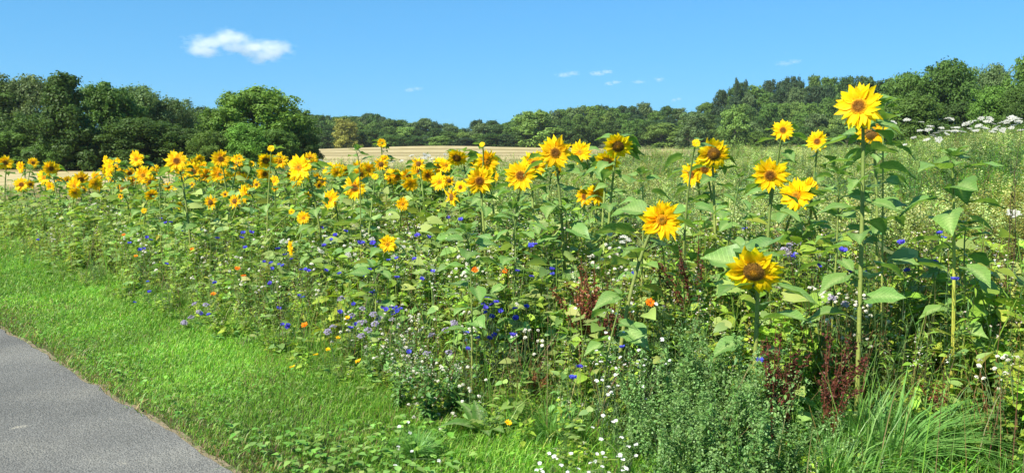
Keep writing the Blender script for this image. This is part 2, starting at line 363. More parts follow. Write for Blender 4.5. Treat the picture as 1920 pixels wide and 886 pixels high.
tree(545, 208, 55, 110, 'near_round1', 'mid', 'smaller round tree leaning on the right side of the big bright tree', HG)
tree(455, 236, 47, 110, 'near_round1', 'bright', 'light green bush at the foot of the big round tree', HG)
for (u_, v_, d_, w_, k_, c_, l_) in [(15, 250, 49, 120, 'near_round0', 'mid', 'low bush at the left photo edge under the hedge trees'), (150, 246, 47, 110, 'near_round2', 'dark', 'low dark bush at the foot of the conical tree, right side'), (100, 262, 46, 90, 'near_round1', 'mid', 'low bush at the foot of the conical tree, left side'), (205, 238, 48, 110, 'near_round0', 'dark', 'low dark bush under the narrow pointed tree'), (300, 232, 49, 110, 'near_round1', 'dark', 'dark bush closing the hedge under its thin-topped feathery tree'), (390, 248, 46, 90, 'near_round2', 'mid', 'low bush at the left foot of the big round tree'), (515, 244, 49, 100, 'near_round0', 'mid', 'bush under the right half of the big round tree'), (575, 248, 52, 60, 'near_round2', 'dark', 'small dark bush ending the hedge at the stubble field'), (232, 190, 52, 90, 'near_round1', 'dark', 'dark bough-heavy tree between the pointed and the grey feathery tree')]:
    tree(u_, v_, d_, w_, k_, c_, l_, HG)
tree(378, 204, 120, 80, 'far_round0', 'bluish', 'distant dark tree showing in the notch between the two hedge groups', HG)
tree(352, 214, 110, 80, 'far_round1', 'dark', 'small dark tree in the notch left of the big round tree', HG)
# far woods
top = ([540, 600, 640, 700, 740, 800, 860, 900, 960, 1005, 1060, 1120, 1160, 1210, 1260, 1300, 1325, 1375, 1450, 1550, 1640, 1720, 1800, 1930],
       [216, 216, 221, 214, 228, 224, 236, 216, 222, 209, 207, 196, 202, 195, 200, 214, 192, 158, 150, 142, 147, 146, 150, 150])
def over(u):
    for lim, s in ((600, 'right beside the left hedge'), (690, 'left of the tall greenish bud'), (780, 'over the left part of the stubble field'), (860, 'over the drooping field sunflower'), (930, 'over the central trio'), (1000, 'over the neat round sunflower'), (1065, 'over the star-shaped sunflower'), (1130, 'over the orange-disc sunflower on a slanting stem'), (1200, 'over the high nodding sunflower'), (1270, 'over the solitary large sunflower'), (1330, 'over the tight group of three'), (1420, 'just right of the group of three'), (1500, 'over the small lone sunflower'), (1570, 'over the small dark-disc sunflower'), (1650, 'behind the tallest sunflower')):
        if u < lim: return s
    return 'right of the tallest sunflower'
def row(u0, u1, d, step, wpx, drop, cols, lab, grp, kinds=('far_round0', 'far_round1', 'far_round2', 'far_round3', 'far_tall0', 'far_tall1', 'far_tall0', 'far_tall1'), jit=8):
    u = u0
    while u < u1:
        vt = float(np.interp(u, *top)) + drop + abs(rng.normal(0, jit)) * .6; k = kinds[rng.integers(len(kinds))]
        tree(u, vt, d * rng.uniform(.96, 1.04), wpx * rng.uniform(.8, 1.25), k, cols[rng.integers(len(cols))], lab + ', ' + over(u), grp + ', ' + over(u))
        u += step * rng.uniform(.7, 1.3)
c1 = ['dark', 'mid', 'bluish', 'mid', 'grey', 'light']
row(545, 1320, 222, 27, 56, 0, ['dark', 'mid', 'bluish', 'grey'], 'skyline tree of the middle wood', 'skyline trees of the middle wood')
row(560, 1330, 203, 27, 54, 13, c1, 'second-row tree of the middle wood', 'second row of the middle wood')
row(550, 1340, 188, 25, 52, 28, ['dark', 'dark', 'bluish', 'mid'], 'low dark front-edge tree of the middle wood', 'front row of the middle wood', jit=5)
G2 = 'trees of the wooded hill at the right'
row(1325, 1700, 225, 27, 50, 0, ['dark', 'mid', 'bluish', 'dark'], 'dark crest tree of the wooded hill', G2 + ', crest')
row(1325, 1730, 205, 28, 50, 20, c1, 'tree just below the hill crest', G2 + ', upper slope')
row(1320, 1740, 188, 30, 52, 44, c1, 'tree half way down the wooded hill', G2 + ', middle slope')
row(1320, 1740, 172, 32, 54, 68, ['light', 'mid', 'grey', 'mid', 'dark'], 'lighter tree low on the wooded hill', G2 + ', lower slope')
row(1315, 1740, 160, 32, 46, 94, ['mid', 'dark'], 'low bushy tree at the hill foot', G2 + ', foot', jit=4)
row(520, 760, 380, 26, 46, -1, ['bluish', 'dark'], 'tiny ridge tree', 'trees on the far ridge', jit=3)
tree(648, 225, 180, 66, 'far_round2', 'yellow', 'yellow-green tree standing out on the left of the middle wood')
tree(1382, 150, 215, 28, 'far_cone0', 'bluish', 'dark pointed fir on the left shoulder of the wooded hill', name='fir_tree')
tree(1398, 153, 217, 26, 'far_cone0', 'bluish', 'second dark fir, just right of the first on the hill shoulder', name='fir_tree')
tree(977, 214, 205, 16, 'far_cone0', 'bluish', 'thin dark fir poking up from the middle wood skyline', name='fir_tree')
tree(1000, 212, 184, 110, 'far_round1', 'light', 'wide pale green tree left of centre in the middle wood')
tree(1240, 232, 180, 90, 'far_round3', 'light', 'pale round tree low on the right part of the middle wood')
tree(825, 256, 170, 56, 'far_round0', 'light', 'pale green bush at the edge of the stubble field')
tree(1380, 200, 158, 80, 'far_round2', 'light', 'pale green round tree at the left foot of the wooded hill')
tree(1300, 212, 170, 70, 'far_round0', 'grey', 'grey-green tree where the middle wood meets the hill')
G3 = 'near trees at the right edge'
tree(1640, 158, 96, 90, 'far_round1', 'bluish', 'dark blue-green tree behind the tallest sunflower', G3)
tree(1705, 142, 88, 100, 'near_round0', 'mid', 'bushy green tree right of the tallest sunflower', G3)
tree(1785, 121, 84, 140, 'near_round1', 'mid', 'tall broad green tree with a domed top at the right', G3)
tree(1862, 128, 92, 110, 'near_twig0', 'grey', 'grey-green feathery tree between the domed tree and the photo edge', G3)
tree(1942, 100, 80, 110, 'near_round2', 'mid', 'tallest tree, cut by the right edge of the photo', G3)
tree(1712, 182, 70, 130, 'near_round2', 'mid', 'rounded mid-green shrub in front of the domed tree', G3)
tree(1655, 205, 76, 90, 'near_round1', 'dark', 'low dark shrub behind the tallest sunflower stem', G3)
tree(1800, 195, 76, 110, 'near_round0', 'dark', 'dark shrub under the domed tree', G3)
tree(1868, 168, 70, 110, 'near_round1', 'bright', 'bright yellow-green shrub near the right edge', G3)
tree(1920, 160, 66, 90, 'near_twig1', 'mid', 'leafy shrub at the right edge in front of the tallest tree', G3)

# ------------------------------------------------------------------ clouds
def cloud(name, u, v, wpx, hpx, dist, blobs, dens, label, seed):
    c = Vector((0, 0, EYE)) + ray(u, v) * dist; sx, sz = wpx / F * dist / 2, hpx / F * dist / 2; sy = min(sx, sz * 1.6)
    m, n = newmat('cloud_vapour'); L = n.links.new
    tc = nd(n, 'ShaderNodeTexCoord'); no = nd(n, 'ShaderNodeTexNoise'); no.inputs['Scale'].default_value = 2.4; no.inputs['Detail'].default_value = 7; no.inputs['Roughness'].default_value = .62
    mp = nd(n, 'ShaderNodeMapping'); mp.inputs['Location'].default_value = (seed * 3.1, seed, 0); mp.inputs['Scale'].default_value = (max(1, wpx / hpx * .55), 1, 1)
    L(tc.outputs['Object'], mp.inputs[0]); L(mp.outputs[0], no.inputs['Vector'])
    acc = None
    for (bx, bz, rx_, rz_) in blobs:
        q = nd(n, 'ShaderNodeMapping'); q.vector_type = 'TEXTURE'; q.inputs['Location'].default_value = (bx, 0, bz); q.inputs['Scale'].default_value = (rx_, .8, rz_)
        L(tc.outputs['Object'], q.inputs[0]); ln = nd(n, 'ShaderNodeVectorMath', operation='LENGTH'); L(q.outputs[0], ln.inputs[0])
        mr = nd(n, 'ShaderNodeMapRange'); mr.inputs['From Min'].default_value = 1; mr.inputs['From Max'].default_value = .0; L(ln.outputs['Value'], mr.inputs['Value'])
        if acc is None: acc = mr.outputs[0]
        else:
            mx = nd(n, 'ShaderNodeMath', operation='MAXIMUM'); L(acc, mx.inputs[0]); L(mr.outputs[0], mx.inputs[1]); acc = mx.outputs[0]
    a = nd(n, 'ShaderNodeMath', operation='MULTIPLY_ADD'); L(no.outputs['Fac'], a.inputs[0]); a.inputs[1].default_value = 2.2; a.inputs[2].default_value = -1.35
    b = nd(n, 'ShaderNodeMath', operation='ADD'); L(a.outputs[0], b.inputs[0]); L(acc, b.inputs[1])
    k = nd(n, 'ShaderNodeMath', operation='GREATER_THAN'); L(acc, k.inputs[0]); k.inputs[1].default_value = 0.001
    e = nd(n, 'ShaderNodeMapRange'); e.inputs['From Min'].default_value = 0.0; e.inputs['From Max'].default_value = .55; e.inputs['To Max'].default_value = dens / sy; L(b.outputs[0], e.inputs['Value'])
    f = nd(n, 'ShaderNodeMath', operation='MULTIPLY'); L(e.outputs[0], f.inputs[0]); L(k.outputs[0], f.inputs[1])
    vol = nd(n, 'ShaderNodeVolumePrincipled'); vol.inputs['Color'].default_value = (1, 1, 1, 1); vol.inputs['Anisotropy'].default_value = 0.0; L(f.outputs[0], vol.inputs['Density'])
    o = nd(n, 'ShaderNodeOutputMaterial'); L(vol.outputs[0], o.inputs['Volume'])
    th = np.linspace(0, 2 * math.pi, 21)[:-1]; ph = np.linspace(-math.pi / 2, math.pi / 2, 11)
    V = [(1.05 * math.cos(p) * math.cos(t), 1.05 * math.cos(p) * math.sin(t), 1.05 * math.sin(p)) for p in ph for t in th]
    V = np.sign(V) * np.abs(V) ** .6
    Q = [[i * 20 + j, i * 20 + (j + 1) % 20, (i + 1) * 20 + (j + 1) % 20, (i + 1) * 20 + j] for i in range(10) for j in range(20)]
    ob = add(name, to_mesh(name, T(V, Q), m)); ob.location = c; ob.scale = (sx, sy, sz); ob.rotation_euler = (0, 0, -math.atan2(c.x, c.y)); tag(ob, label, 'cloud')
    return ob
cloud('cloud', 450, 87, 215, 76, 1500, [(-.55, .1, .5, .55), (-.15, .35, .5, .6), (.1, -.05, .65, .5), (.55, -.1, .48, .65), (.35, -.45, .4, .5), (-.6, -.3, .4, .35)], 1.5, 'large white ragged cloud in the upper left of the sky', 1)
SB = [(-.3, -.1, .7, .7), (.3, .2, .7, .6)]
cloud('cloud', 1065, 140, 60, 20, 2200, SB, .42, 'small faint cloud, left one of the pair above the middle wood', 2)
cloud('cloud', 1128, 137, 56, 20, 2200, SB, .55, 'small faint cloud, right one of the pair above the middle wood', 3)
cloud('cloud', 1148, 156, 40, 18, 2200, SB, .42, 'tiny cloud just below the pair of small clouds', 4)
cloud('cloud', 1215, 152, 70, 18, 2200, [(-.5, -.2, .5, .6), (.6, .3, .4, .7)], .35, 'thin slanting cloud wisp right of the small clouds', 5)
cloud('cloud', 1480, 118, 60, 20, 2200, SB, .3, 'faint cloud wisp above the wooded hill', 6)
cloud('cloud', 775, 168, 46, 18, 2200, SB, .3, 'faint little cloud low above the stubble field', 7)
cloud('cloud', 1268, 187, 26, 14, 2200, SB, .25, 'barely visible tiny cloud low over the right end of the middle wood', 8)

# ------------------------------------------------------------------ the air between here and the woods
hm, n = newmat('summer_haze'); vol = nd(n, 'ShaderNodeVolumePrincipled'); vol.inputs['Color'].default_value = (.80, .90, 1, 1); vol.inputs['Density'].default_value = .00016; vol.inputs['Anisotropy'].default_value = .2
o = nd(n, 'ShaderNodeOutputMaterial'); n.links.new(vol.outputs[0], o.inputs['Volume'])
hv = [(x, y, z) for z in (-2.0, 38.0) for x, y in ((-420, -70), (420, -70), (420, 640), (-420, 640))]
tag(add('haze', to_mesh('haze', T(hv, [[3, 2, 1, 0], [4, 5, 6, 7], [0, 1, 5, 4], [1, 2, 6, 5], [2, 3, 7, 6], [3, 0, 4, 7]]), hm)), kind='stuff')
# ------------------------------------------------------------------ grass
def blades(P, H, Wd, az, lean, colr, seg=3, curl=1.0):
    """grass blades: P (N,3) roots, H heights, Wd widths, az bending direction, lean how far the tip bends"""
    N = len(P); ts = np.linspace(0, 1, seg + 1); d = np.stack([np.cos(az), np.sin(az), 0 * az], -1)
    side = np.stack([-np.sin(az + .6), np.cos(az + .6), 0 * az], -1)
    V = []
    for i, t in enumerate(ts):
        c = P + d * (lean * H * (.25 * t + .75 * t ** 2.2))[:, None]
        c = c + np.array([0, 0, 1.]) * (H * (t - curl * .55 * lean * t ** 3))[:, None]
        w = Wd * (1 - t ** 1.7) * (.7 + .6 * min(t * 3, 1) * .5)
        if i < seg: V += [c - side * w[:, None] * .5, c + side * w[:, None] * .5]
        else: V += [c]
    V = np.stack(V, 1); k = V.shape[1]; off = (np.arange(N) * k)[:, None]
    Q = np.concatenate([off + np.array([2 * i, 2 * i + 1, 2 * i + 3, 2 * i + 2]) for i in range(seg - 1)], 0) if seg > 1 else np.zeros((0, 4), int)
    Tr = off + np.array([2 * seg - 2, 2 * seg - 1, 2 * seg])
    C = np.repeat(colr[:, None, :], k, 1)
    return T(V.reshape(-1, 3), Q, Tr, C.reshape(-1, 3))
def in_view(x, y, m=.13):
    u = x / np.maximum(y, .1); return (np.abs(u) < .637 + m + .95 / np.maximum(y, .5)) & (y > 2.6)
def pick(pal, N, jit=.18):
    pal = np.array(pal); c = pal[rng.integers(0, len(pal), N)]
    return c * (1 + jit * rng.standard_normal((N, 1))).clip(.5, 1.6) * (1 + .07 * rng.standard_normal((N, 3))).clip(.7, 1.3)
def scat(smin, smax, ymin, ymax, dens, fall=0):
    """random points in a band of s = x + y within the view, thinned with distance"""
    A = (ymax - ymin) * (smax - smin); N = int(A * dens)
    s = rng.uniform(smin, smax, N); y = rng.uniform(ymin, ymax, N); x = s - y
    k = in_view(x, y)
    if fall: k &= rng.random(N) < np.clip((fall / y) ** 1.5, 0, 1)
    return x[k], y[k]
def clump(x, y, a=2.3, b=1.7):
    return .5 + .5 * np.sin(x * a + 1.3 * np.sin(y * b)) * np.sin(y * a * .8 + 1.1 * np.sin(x * b * 1.2 + 2))
G_GREENS = [(.15, .35, .03), (.20, .42, .035), (.26, .47, .05), (.10, .26, .03), (.34, .52, .11)]
# mown verge between the path and the flowers
def verge():
    x, y = scat(2.40, 4.65, 2.6, 24, 9500, 5.5); s = x + y
    e = 2.46 + .06 * np.sin((y - x) * 2.1) + .05 * rng.standard_normal(len(x)); k = s > e; x, y, s = x[k], y[k], s[k]
    cl = clump(x, y, 5, 3); cl2 = clump(x + 3, y, 1.6, 1.1)
    H = (.035 + .05 * cl * rng.random(len(x)) + .03 * rng.random(len(x))) * np.interp(s, [2.4, 2.8, 3.5, 4.0, 4.6], [.5, .7, .85, 1.5, 2.4])
    sc = np.clip(y / 5.5, 1, 3)
    P = np.stack([x, y, undul(x, y) - .005], -1)
    col = pick(G_GREENS, len(x)) * (.8 + .4 * cl2)[:, None]
    dry = rng.random(len(x)) < np.interp(s, [2.4, 2.65, 3.0, 4.7], [.5, .22, .05, .06]) + .12 * (clump(x - 2, y + 1, 1.9, 1.6) > .86); col[dry] = pick([(.3, .25, .11), (.24, .23, .09)], dry.sum())
    A = blades(P, H, .0052 * sc * (.8 + .5 * rng.random(len(x))), rng.uniform(0, 2 * math.pi, len(x)), rng.uniform(.15, 1.1, len(x)), col, 2)
    return A
vg = verge()
# small clover / plantain leaves among the grass
lf_small = blade_leaf(1, .8, [.1, .9, 1, .5, .05], 3, .12, .25)
x, y = scat(2.5, 4.2, 2.6, 12, 420, 5); kk = rng.random(len(x)) < (.08 + .8 * clump(x, y, 2.2, 2) ** 2); x, y = x[kk], y[kk]; N = len(x)
z0 = .03 + .04 * rng.random(N)
Mx = np.einsum('nij,njk->nik', rz(rng.uniform(0, 6.28, N)), ry(rng.uniform(-.5, .4, N))) * (.014 + .018 * rng.random(N))[:, None, None]
clv = many(lf_small, Mx, np.stack([x, y, z0 + undul(x, y)], -1), pick([(.17, .36, .05), (.24, .40, .09), (.13, .30, .04)], N))
# broader weed leaves in the near part of the verge and coarse tufts creeping over the path edge
x, y = scat(2.6, 3.9, 2.8, 7, 420); kk = rng.random(len(x)) < ss((clump(x + 1, y, 1.5, 1.2) - .45) / .3) * ss((6.5 - y) / 2); x, y = x[kk], y[kk]; N = len(x)
Mx = np.einsum('nij,njk->nik', rz(rng.uniform(0, 6.28, N)), ry(rng.uniform(-.6, .3, N))) * (.026 + .026 * rng.random(N))[:, None, None]
wl = many(lf_small, Mx, np.stack([x, y, .04 + .04 * rng.random(N)], -1), pick([(.22, .42, .07), (.28, .46, .11), (.16, .34, .05)], N))
x, y = scat(2.38, 2.75, 2.6, 18, 900, 6); kk = rng.random(len(x)) < clump(x, y, 7, 5) ** 2; x, y = x[kk], y[kk]; N = len(x)
tf = blades(np.stack([x, y, 0 * x], -1), rng.uniform(.05, .15, N), rng.uniform(.004, .007, N), rng.uniform(0, 6.28, N), rng.uniform(.4, 1.4, N), pick([(.2, .36, .06), (.13, .3, .04), (.34, .30, .13), (.24, .15, .08)], N), 3)
tag(add('verge_grass', to_mesh('verge_grass', merge([vg, clv, wl, tf]), M_grass)), kind='stuff')

# ------------------------------------------------------------------ herb archetypes for the undergrowth
LP = {  # simple leaf shapes
    'heart': blade_leaf(1, .85, [.55, 1, .85, .5, .06], 3, .14, .28, back=.16),
    'oval': blade_leaf(1, .55, [.15, .9, 1, .6, .05], 3, .16, .3),
    'lance': blade_leaf(1, .22, [.2, .9, .9, .5, .05], 3, .1, .35),
    'thin': T([(0, -.03, 0), (0, .03, 0), (.5, -.035, .06), (.5, .035, .06), (1, 0, -.02)], [[0, 1, 3, 2]], [[2, 3, 4]]),
    'dot': T([(0, -.5, 0), (.5, 0, .15), (0, .5, 0), (-.5, 0, -.1)], [[0, 1, 2, 3]]),
}
def herb(h, nst, nl, leaf, ls, spread=.35, lcol=(1, 1, 1), scol=(.7, .8, .5), pet=.5, tilt=(-.5, .7), top=None, ntop=0, tsz=.01, tcol=(1, 1, 1), lo=.08, srad=.0022, taper=.5, seed=0):
    r = np.random.default_rng(seed); parts = []
    for i in range(nst):
        a = r.uniform(0, 6.28); hh = h * r.uniform(.7, 1.05); lean = spread * r.uniform(.1, 1)
        pts = [np.array([math.cos(a) * lean * h * t ** 1.4, math.sin(a) * lean * h * t ** 1.4, hh * t]) + np.array([*(r.standard_normal(2) * .012), 0]) * (t > 0) for t in (0, .35, .7, 1)]
        parts.append(tube(pts, [srad, srad * .9, srad * .7, srad * .4], 3, scol))
        pts = np.array(pts); m = nl
        tt = r.uniform(lo, 1, m); pos = np.stack([np.interp(tt, (0, .35, .7, 1), pts[:, k]) for k in range(3)], -1)
        az = r.uniform(0, 6.28, m); sz = ls * (1 - taper * tt) * r.uniform(.6, 1.2, m)
        dirv = np.stack([np.cos(az), np.sin(az), .4 + 0 * az], -1)
        pos = pos + dirv * (sz * pet)[:, None]
        Mx = np.einsum('nij,njk->nik', rz(az), np.einsum('nij,njk->nik', ry(r.uniform(tilt[0], tilt[1], m)), rx(r.uniform(-.6, .6, m)))) * sz[:, None, None]
        parts.append(many(LP[leaf], Mx, pos, np.array(lcol) * r.uniform(.6, 1.15, (m, 1)) * r.uniform(.88, 1.12, (m, 3))))
        if top:
            m = ntop; tt = r.uniform(.82, 1.0, m) if m > 3 else np.ones(m); pos = np.stack([np.interp(tt, (0, .35, .7, 1), pts[:, k]) for k in range(3)], -1) + r.standard_normal((m, 3)) * tsz * 1.6
            Mx = np.einsum('nij,njk->nik', rz(r.uniform(0, 6.28, m)), rx(r.uniform(-1, 1, m))) * (tsz * r.uniform(.6, 1.3, m))[:, None, None]
            parts.append(many(LP[top], Mx, pos, np.array(tcol) * r.uniform(.8, 1.1, (m, 1))))
    return merge(parts)
YG, MG, DG, GG, PG = (.31, .45, .055), (.21, .36, .045), (.05, .115, .03), (.13, .24, .08), (.24, .30, .12)
herbs = {}
for i in range(3):
    herbs['buck%d' % i] = herb(.62, 3, 16, 'heart', .06, .35, YG, (.3, .18, .08), .5, (-.6, .5), 'dot', 16, .009, (.75, .72, .6), seed=i)
    herbs['sunl%d' % i] = herb(.75, 1, 13, 'heart', .115, .2, (.29, .43, .115), (.22, .34, .06), .55, (-.7, .3), srad=.005, taper=.3, seed=20 + i)
    herbs['fat%d' % i] = herb(.75, 5, 46, 'oval', .042, .4, GG, (.12, .2, .07), .3, (-1, .5), 'dot', 26, .009, (.15, .24, .1), seed=40 + i)
    herbs['fine%d' % i] = herb(.7, 5, 26, 'thin', .085, .4, (.15, .28, .08), (.14, .25, .08), .1, (-1.3, -.2), seed=60 + i)
    herbs['broad%d' % i] = herb(.34, 2, 10, 'oval', .10, .5, YG, MG, .3, (-.9, .2), seed=80 + i)
    herbs['lance%d' % i] = herb(.72, 3, 26, 'lance', .085, .3, MG, (.15, .17, .06), .1, (-1, .5), seed=100 + i)
    herbs['dry%d' % i] = herb(.75, 4, 14, 'thin', .06, .35, (.26, .19, .09), (.22, .15, .07), .1, (-1, .8), 'dot', 10, .009, (.17, .12, .07), seed=120 + i)
    herbs['pale%d' % i] = herb(.9, 5, 18, 'thin', .07, .3, (.32, .46, .08), (.3, .38, .09), .1, (-1, .3), 'dot', 52, .015, (.58, .66, .27), seed=140 + i)
    herbs['gold%d' % i] = herb(.85, 5, 34, 'oval', .035, .4, (.21, .27, .04), (.2, .16, .04), .2, (-1, .5), 'dot', 30, .014, (.36, .36, .08), seed=160 + i)
def plant_mix(x, y, names, probs, hs=None, sz=1.0, tint=.14):
    """one copy of a random archetype on every point, scaled to the canopy height there"""
    out = []; N = len(x); ids = rng.choice(len(names), N, p=np.array(probs) / np.sum(probs)); hz = terr(x, y) + undul(x, y) - .01
    ch = canopy(x, y) - terr(x, y) if hs is None else hs
    for q, nm in enumerate(names):
        for v in range(3):
            k = (ids == q) & (np.arange(N) % 3 == v)
            if not k.any(): continue
            t = herbs[nm + str(v)]; h0 = t.V[:, 2].max(); m = k.sum()
            f = ch[k] / h0 * rng.uniform(.72, 1.12, m); w = np.maximum(f, .55) * sz * rng.uniform(.85, 1.2, m)
            Mx = rz(rng.uniform(0, 6.28, m)); Mx = Mx * np.stack([w, w, f], -1)[:, :, None]
            cm = (1 + tint * rng.standard_normal((m, 1))).clip(.65, 1.15) * (1 + .06 * rng.standard_normal((m, 3)))
            out.append(many(t, Mx, np.stack([x[k], y[k], hz[k]], -1), cm))
    return merge(out)
def zone(x, y, f):
    k = rng.random(len(x)) < f; return x[k], y[k]

# near flower strip
x, y = scat(3.95, 9.6, 2.9, 26, 58, 7.5)
u = x / y * F + CX
k = in_meadow(x, y); x, y, u = x[k], y[k], u[k]; s = x + y
gf = ss((u - 1130) / 120) * ss((1560 - u) / 60) * ss((5.9 - s) / .5)             # goosefoot bush takes over at bottom centre right
rg = ss((u - 1500) / 80) * ss((6.3 - s) / .4)                                     # long grass bottom right
keep = rng.random(len(x)) > np.maximum(gf * .55, rg * .8); x, y, u, s, gf = x[keep], y[keep], u[keep], s[keep], gf[keep]
right = u > 1180; g1 = gf > .4; left = ~right & ~g1; right = right & ~g1
under = [plant_mix(x[left], y[left], ['buck', 'sunl', 'fine', 'lance', 'broad', 'dry', 'fat'], [.32, .26, .13, .09, .08, .09, .03]),
         plant_mix(x[right], y[right], ['buck', 'sunl', 'fine', 'lance', 'broad', 'dry', 'gold'], [.24, .0, .14, .24, .1, .14, .12]),
         plant_mix(x[g1], y[g1], ['fat', 'fine', 'lance', 'buck'], [.7, .1, .1, .1])]
# young flowerless sunflower foliage that fills the strip between the tall plants
x, y = scat(5.0, 9.0, 3.6, 25, 32, 11); k = in_meadow(x, y); x, y = x[k], y[k]; u = x / y * F + CX; k = rng.random(len(x)) < np.where((u > 1500) & (y < 4.6), .05, np.where(u > 1350, .35, 1)); x, y = x[k], y[k]
under.append(plant_mix(x, y, ['sunl'], [1], hs=(canopy(x, y) - terr(x, y)) * rng.uniform(.8, 1.12, len(x)), sz=1.05))
# low leaf litter layer that closes the floor
x, y = scat(3.9, 10, 2.9, 24, 60, 6); k = in_meadow(x, y); x, y = x[k], y[k]
under.append(plant_mix(x, y, ['broad', 'lance', 'dry'], [.45, .3, .25], hs=(canopy(x, y) - terr(x, y)) * .45))
tag(add('meadow_undergrowth', to_mesh('meadow_undergrowth', merge(under), M_weed)), kind='stuff')

# middle and far meadow behind the flower strip
def far_pts(n0, y0, y1, fall):
    y = y0 * (y1 / y0) ** rng.random(n0); x = rng.uniform(-.76, .76, n0) * y
    k = in_meadow(x, y) & (x + y > 8.4); return x[k], y[k]
x, y = far_pts(5200, 8, 22, 1)
u = x / y * F + CX
gold = clump(x, y, .55, .4) + .8 * ss((u - 1750) / 150) * ss((13 - y) / 3); grn = clump(x + 5, y, .42, .35) + .25 * np.sin(y * 1.1)
pa = rng.random(len(x)); g = (gold > .75) & (pa < .7)
g2 = ~g & (grn > .55); g = g & ~g2; g3 = ~g & ~g2
far = [plant_mix(x[g3], y[g3], ['pale', 'lance', 'gold', 'fine', 'dry', 'fat'], [.42, .2, .12, .1, .06, .1], sz=1.25),
       plant_mix(x[g2], y[g2], ['lance', 'fine', 'fat', 'pale', 'dry'], [.35, .2, .25, .1, .1], sz=1.25),
       plant_mix(x[g], y[g], ['gold', 'pale'], [.7, .3], sz=1.2)]
x, y = far_pts(5200, 20, 120, 1)
far.append(plant_mix(x, y, ['pale', 'lance', 'dry', 'fine', 'gold'], [.28, .35, .07, .2, .1], sz=1.9))
tag(add('pale_seeding_weeds', to_mesh('pale_seeding_weeds', merge(far), M_weed)), kind='stuff')

# long grass: through the strip, across the meadow, and at the foot
def long_grass(x, y, h0, h1, w, pal, lean=(.2, .9), seg=4):
    N = len(x); z = terr(x, y) - .01; return blades(np.stack([x, y, z], -1), rng.uniform(h0, h1, N), w * rng.uniform(.7, 1.3, N), rng.uniform(0, 6.28, N), rng.uniform(*lean, N), pick(pal, N), seg)
GP = [(.16, .34, .04), (.12, .27, .04), (.22, .36, .08), (.28, .34, .1)]; STR = [(.30, .23, .11), (.26, .2, .08), (.22, .13, .07)]
lg = []
x, y = scat(4.2, 5.4, 2.9, 18, 420, 5); lg.append(long_grass(x, y, .12, .42, .006, GP))
x, y = scat(4.2, 9, 2.9, 20, 70, 6); lg.append(long_grass(x, y, .5, .95, .005, STR + GP, (.05, .5)))
x, y = scat(4.15, 4.9, 3, 8, 300, 5); u = x / y * F + CX; k = (u > 820) & (u < 1250); lg.append(long_grass(x[k], y[k], .15, .38, .006, [(.15, .38, .03), (.2, .42, .04), (.28, .32, .07)]))
x, y = scat(4.6, 6.5, 2.8, 6.5, 2600); u = x / y * F + CX; k = (u > 1480) & (rng.random(len(x)) < .35 + .65 * clump(x, y, 6, 4)); x, y, u = x[k], y[k], u[k]
lg.append(long_grass(x, y, .12, .34, .0085, [(.13, .36, .03), (.18, .44, .035), (.24, .46, .05)], (.3, 1.2)))
x, y = scat(8, 40, 7, 24, 26, 14); k = in_meadow(x, y); x, y = x[k], y[k]
lg.append(long_grass(x, y, .5, 1.05, .012, GP + STR[:1] + [(.13, .27, .04)], (.1, .7)))
x, y = far_pts(12000, 18, 120, 1); lg.append(long_grass(x, y, .6, 1.15, .035, GP + GP + STR + [(.2, .4, .05)], (.05, .5), 2))
# green grass belt below the umbels on the bank at the right
y = rng.uniform(9.5, 15, 9000); x = rng.uniform(.47, .68, 9000) * y; lg.append(long_grass(x, y, .55, .98, .016, [(.14, .36, .03), (.18, .42, .04)], (.1, .6)))
tag(add('long_grass', to_mesh('long_grass', merge(lg), M_grass)), kind='stuff')
# stubble stalks on the field just behind the flowers
x, y = scat(7.6, 24, 14, 30, 60, 30); k = ~in_meadow(x, y) ; x, y = x[k], y[k]
st = blades(np.stack([x, y, terr(x, y) + .03], -1), rng.uniform(.04, .12, len(x)), .012 + 0 * x, rng.uniform(0, 6.28, len(x)), rng.uniform(.1, 1.2, len(x)), pick([(.5, .4, .22), (.4, .32, .16), (.3, .3, .12)], len(x)), 2)
tag(add('straw_stalks', to_mesh('straw_stalks', st, M_grass)), kind='stuff')
# ------------------------------------------------------------------ sunflowers
def leaf_variant(i):
    r = np.random.default_rng(300 + i)
    prof = [.32, .86, 1.0, .93, .74, .46, .2, .02]
    b = blade_leaf(1, r.uniform(.72, .9), prof, 5, r.uniform(.05, .26), r.uniform(.12, .42), back=.2, rise=.12, wave=.035, col=(.165, .30, .07), ribcol=(.28, .40, .13))
    pet = tube([(-.5, 0, -.32), (-.3, 0, -.1), (-.1, 0, .0), (.04, 0, .01)], [.022, .018, .015, .01], 4, (.17, .26, .08))
    t = merge([b, pet]); t.V[:40, 1] *= 1 + .07 * r.standard_normal(40); t.V[:40, 2] += .02 * r.standard_normal(40)
    return T(t.V + np.array([.5, 0, .32]), t.Q, t.T, t.C)
leaf_me = [to_mesh('leaf', leaf_variant(i), M_blade, True) for i in range(9)]
dry_leaf = leaf_variant(3); dry_me = to_mesh('leaf', T(dry_leaf.V * np.array([.8, .6, 1.2]), dry_leaf.Q, None, dry_leaf.C * np.array([1.9, .9, .5])), M_leaf, True)
NZ = lambda V, r, a: V + r.standard_normal(V.shape) * a
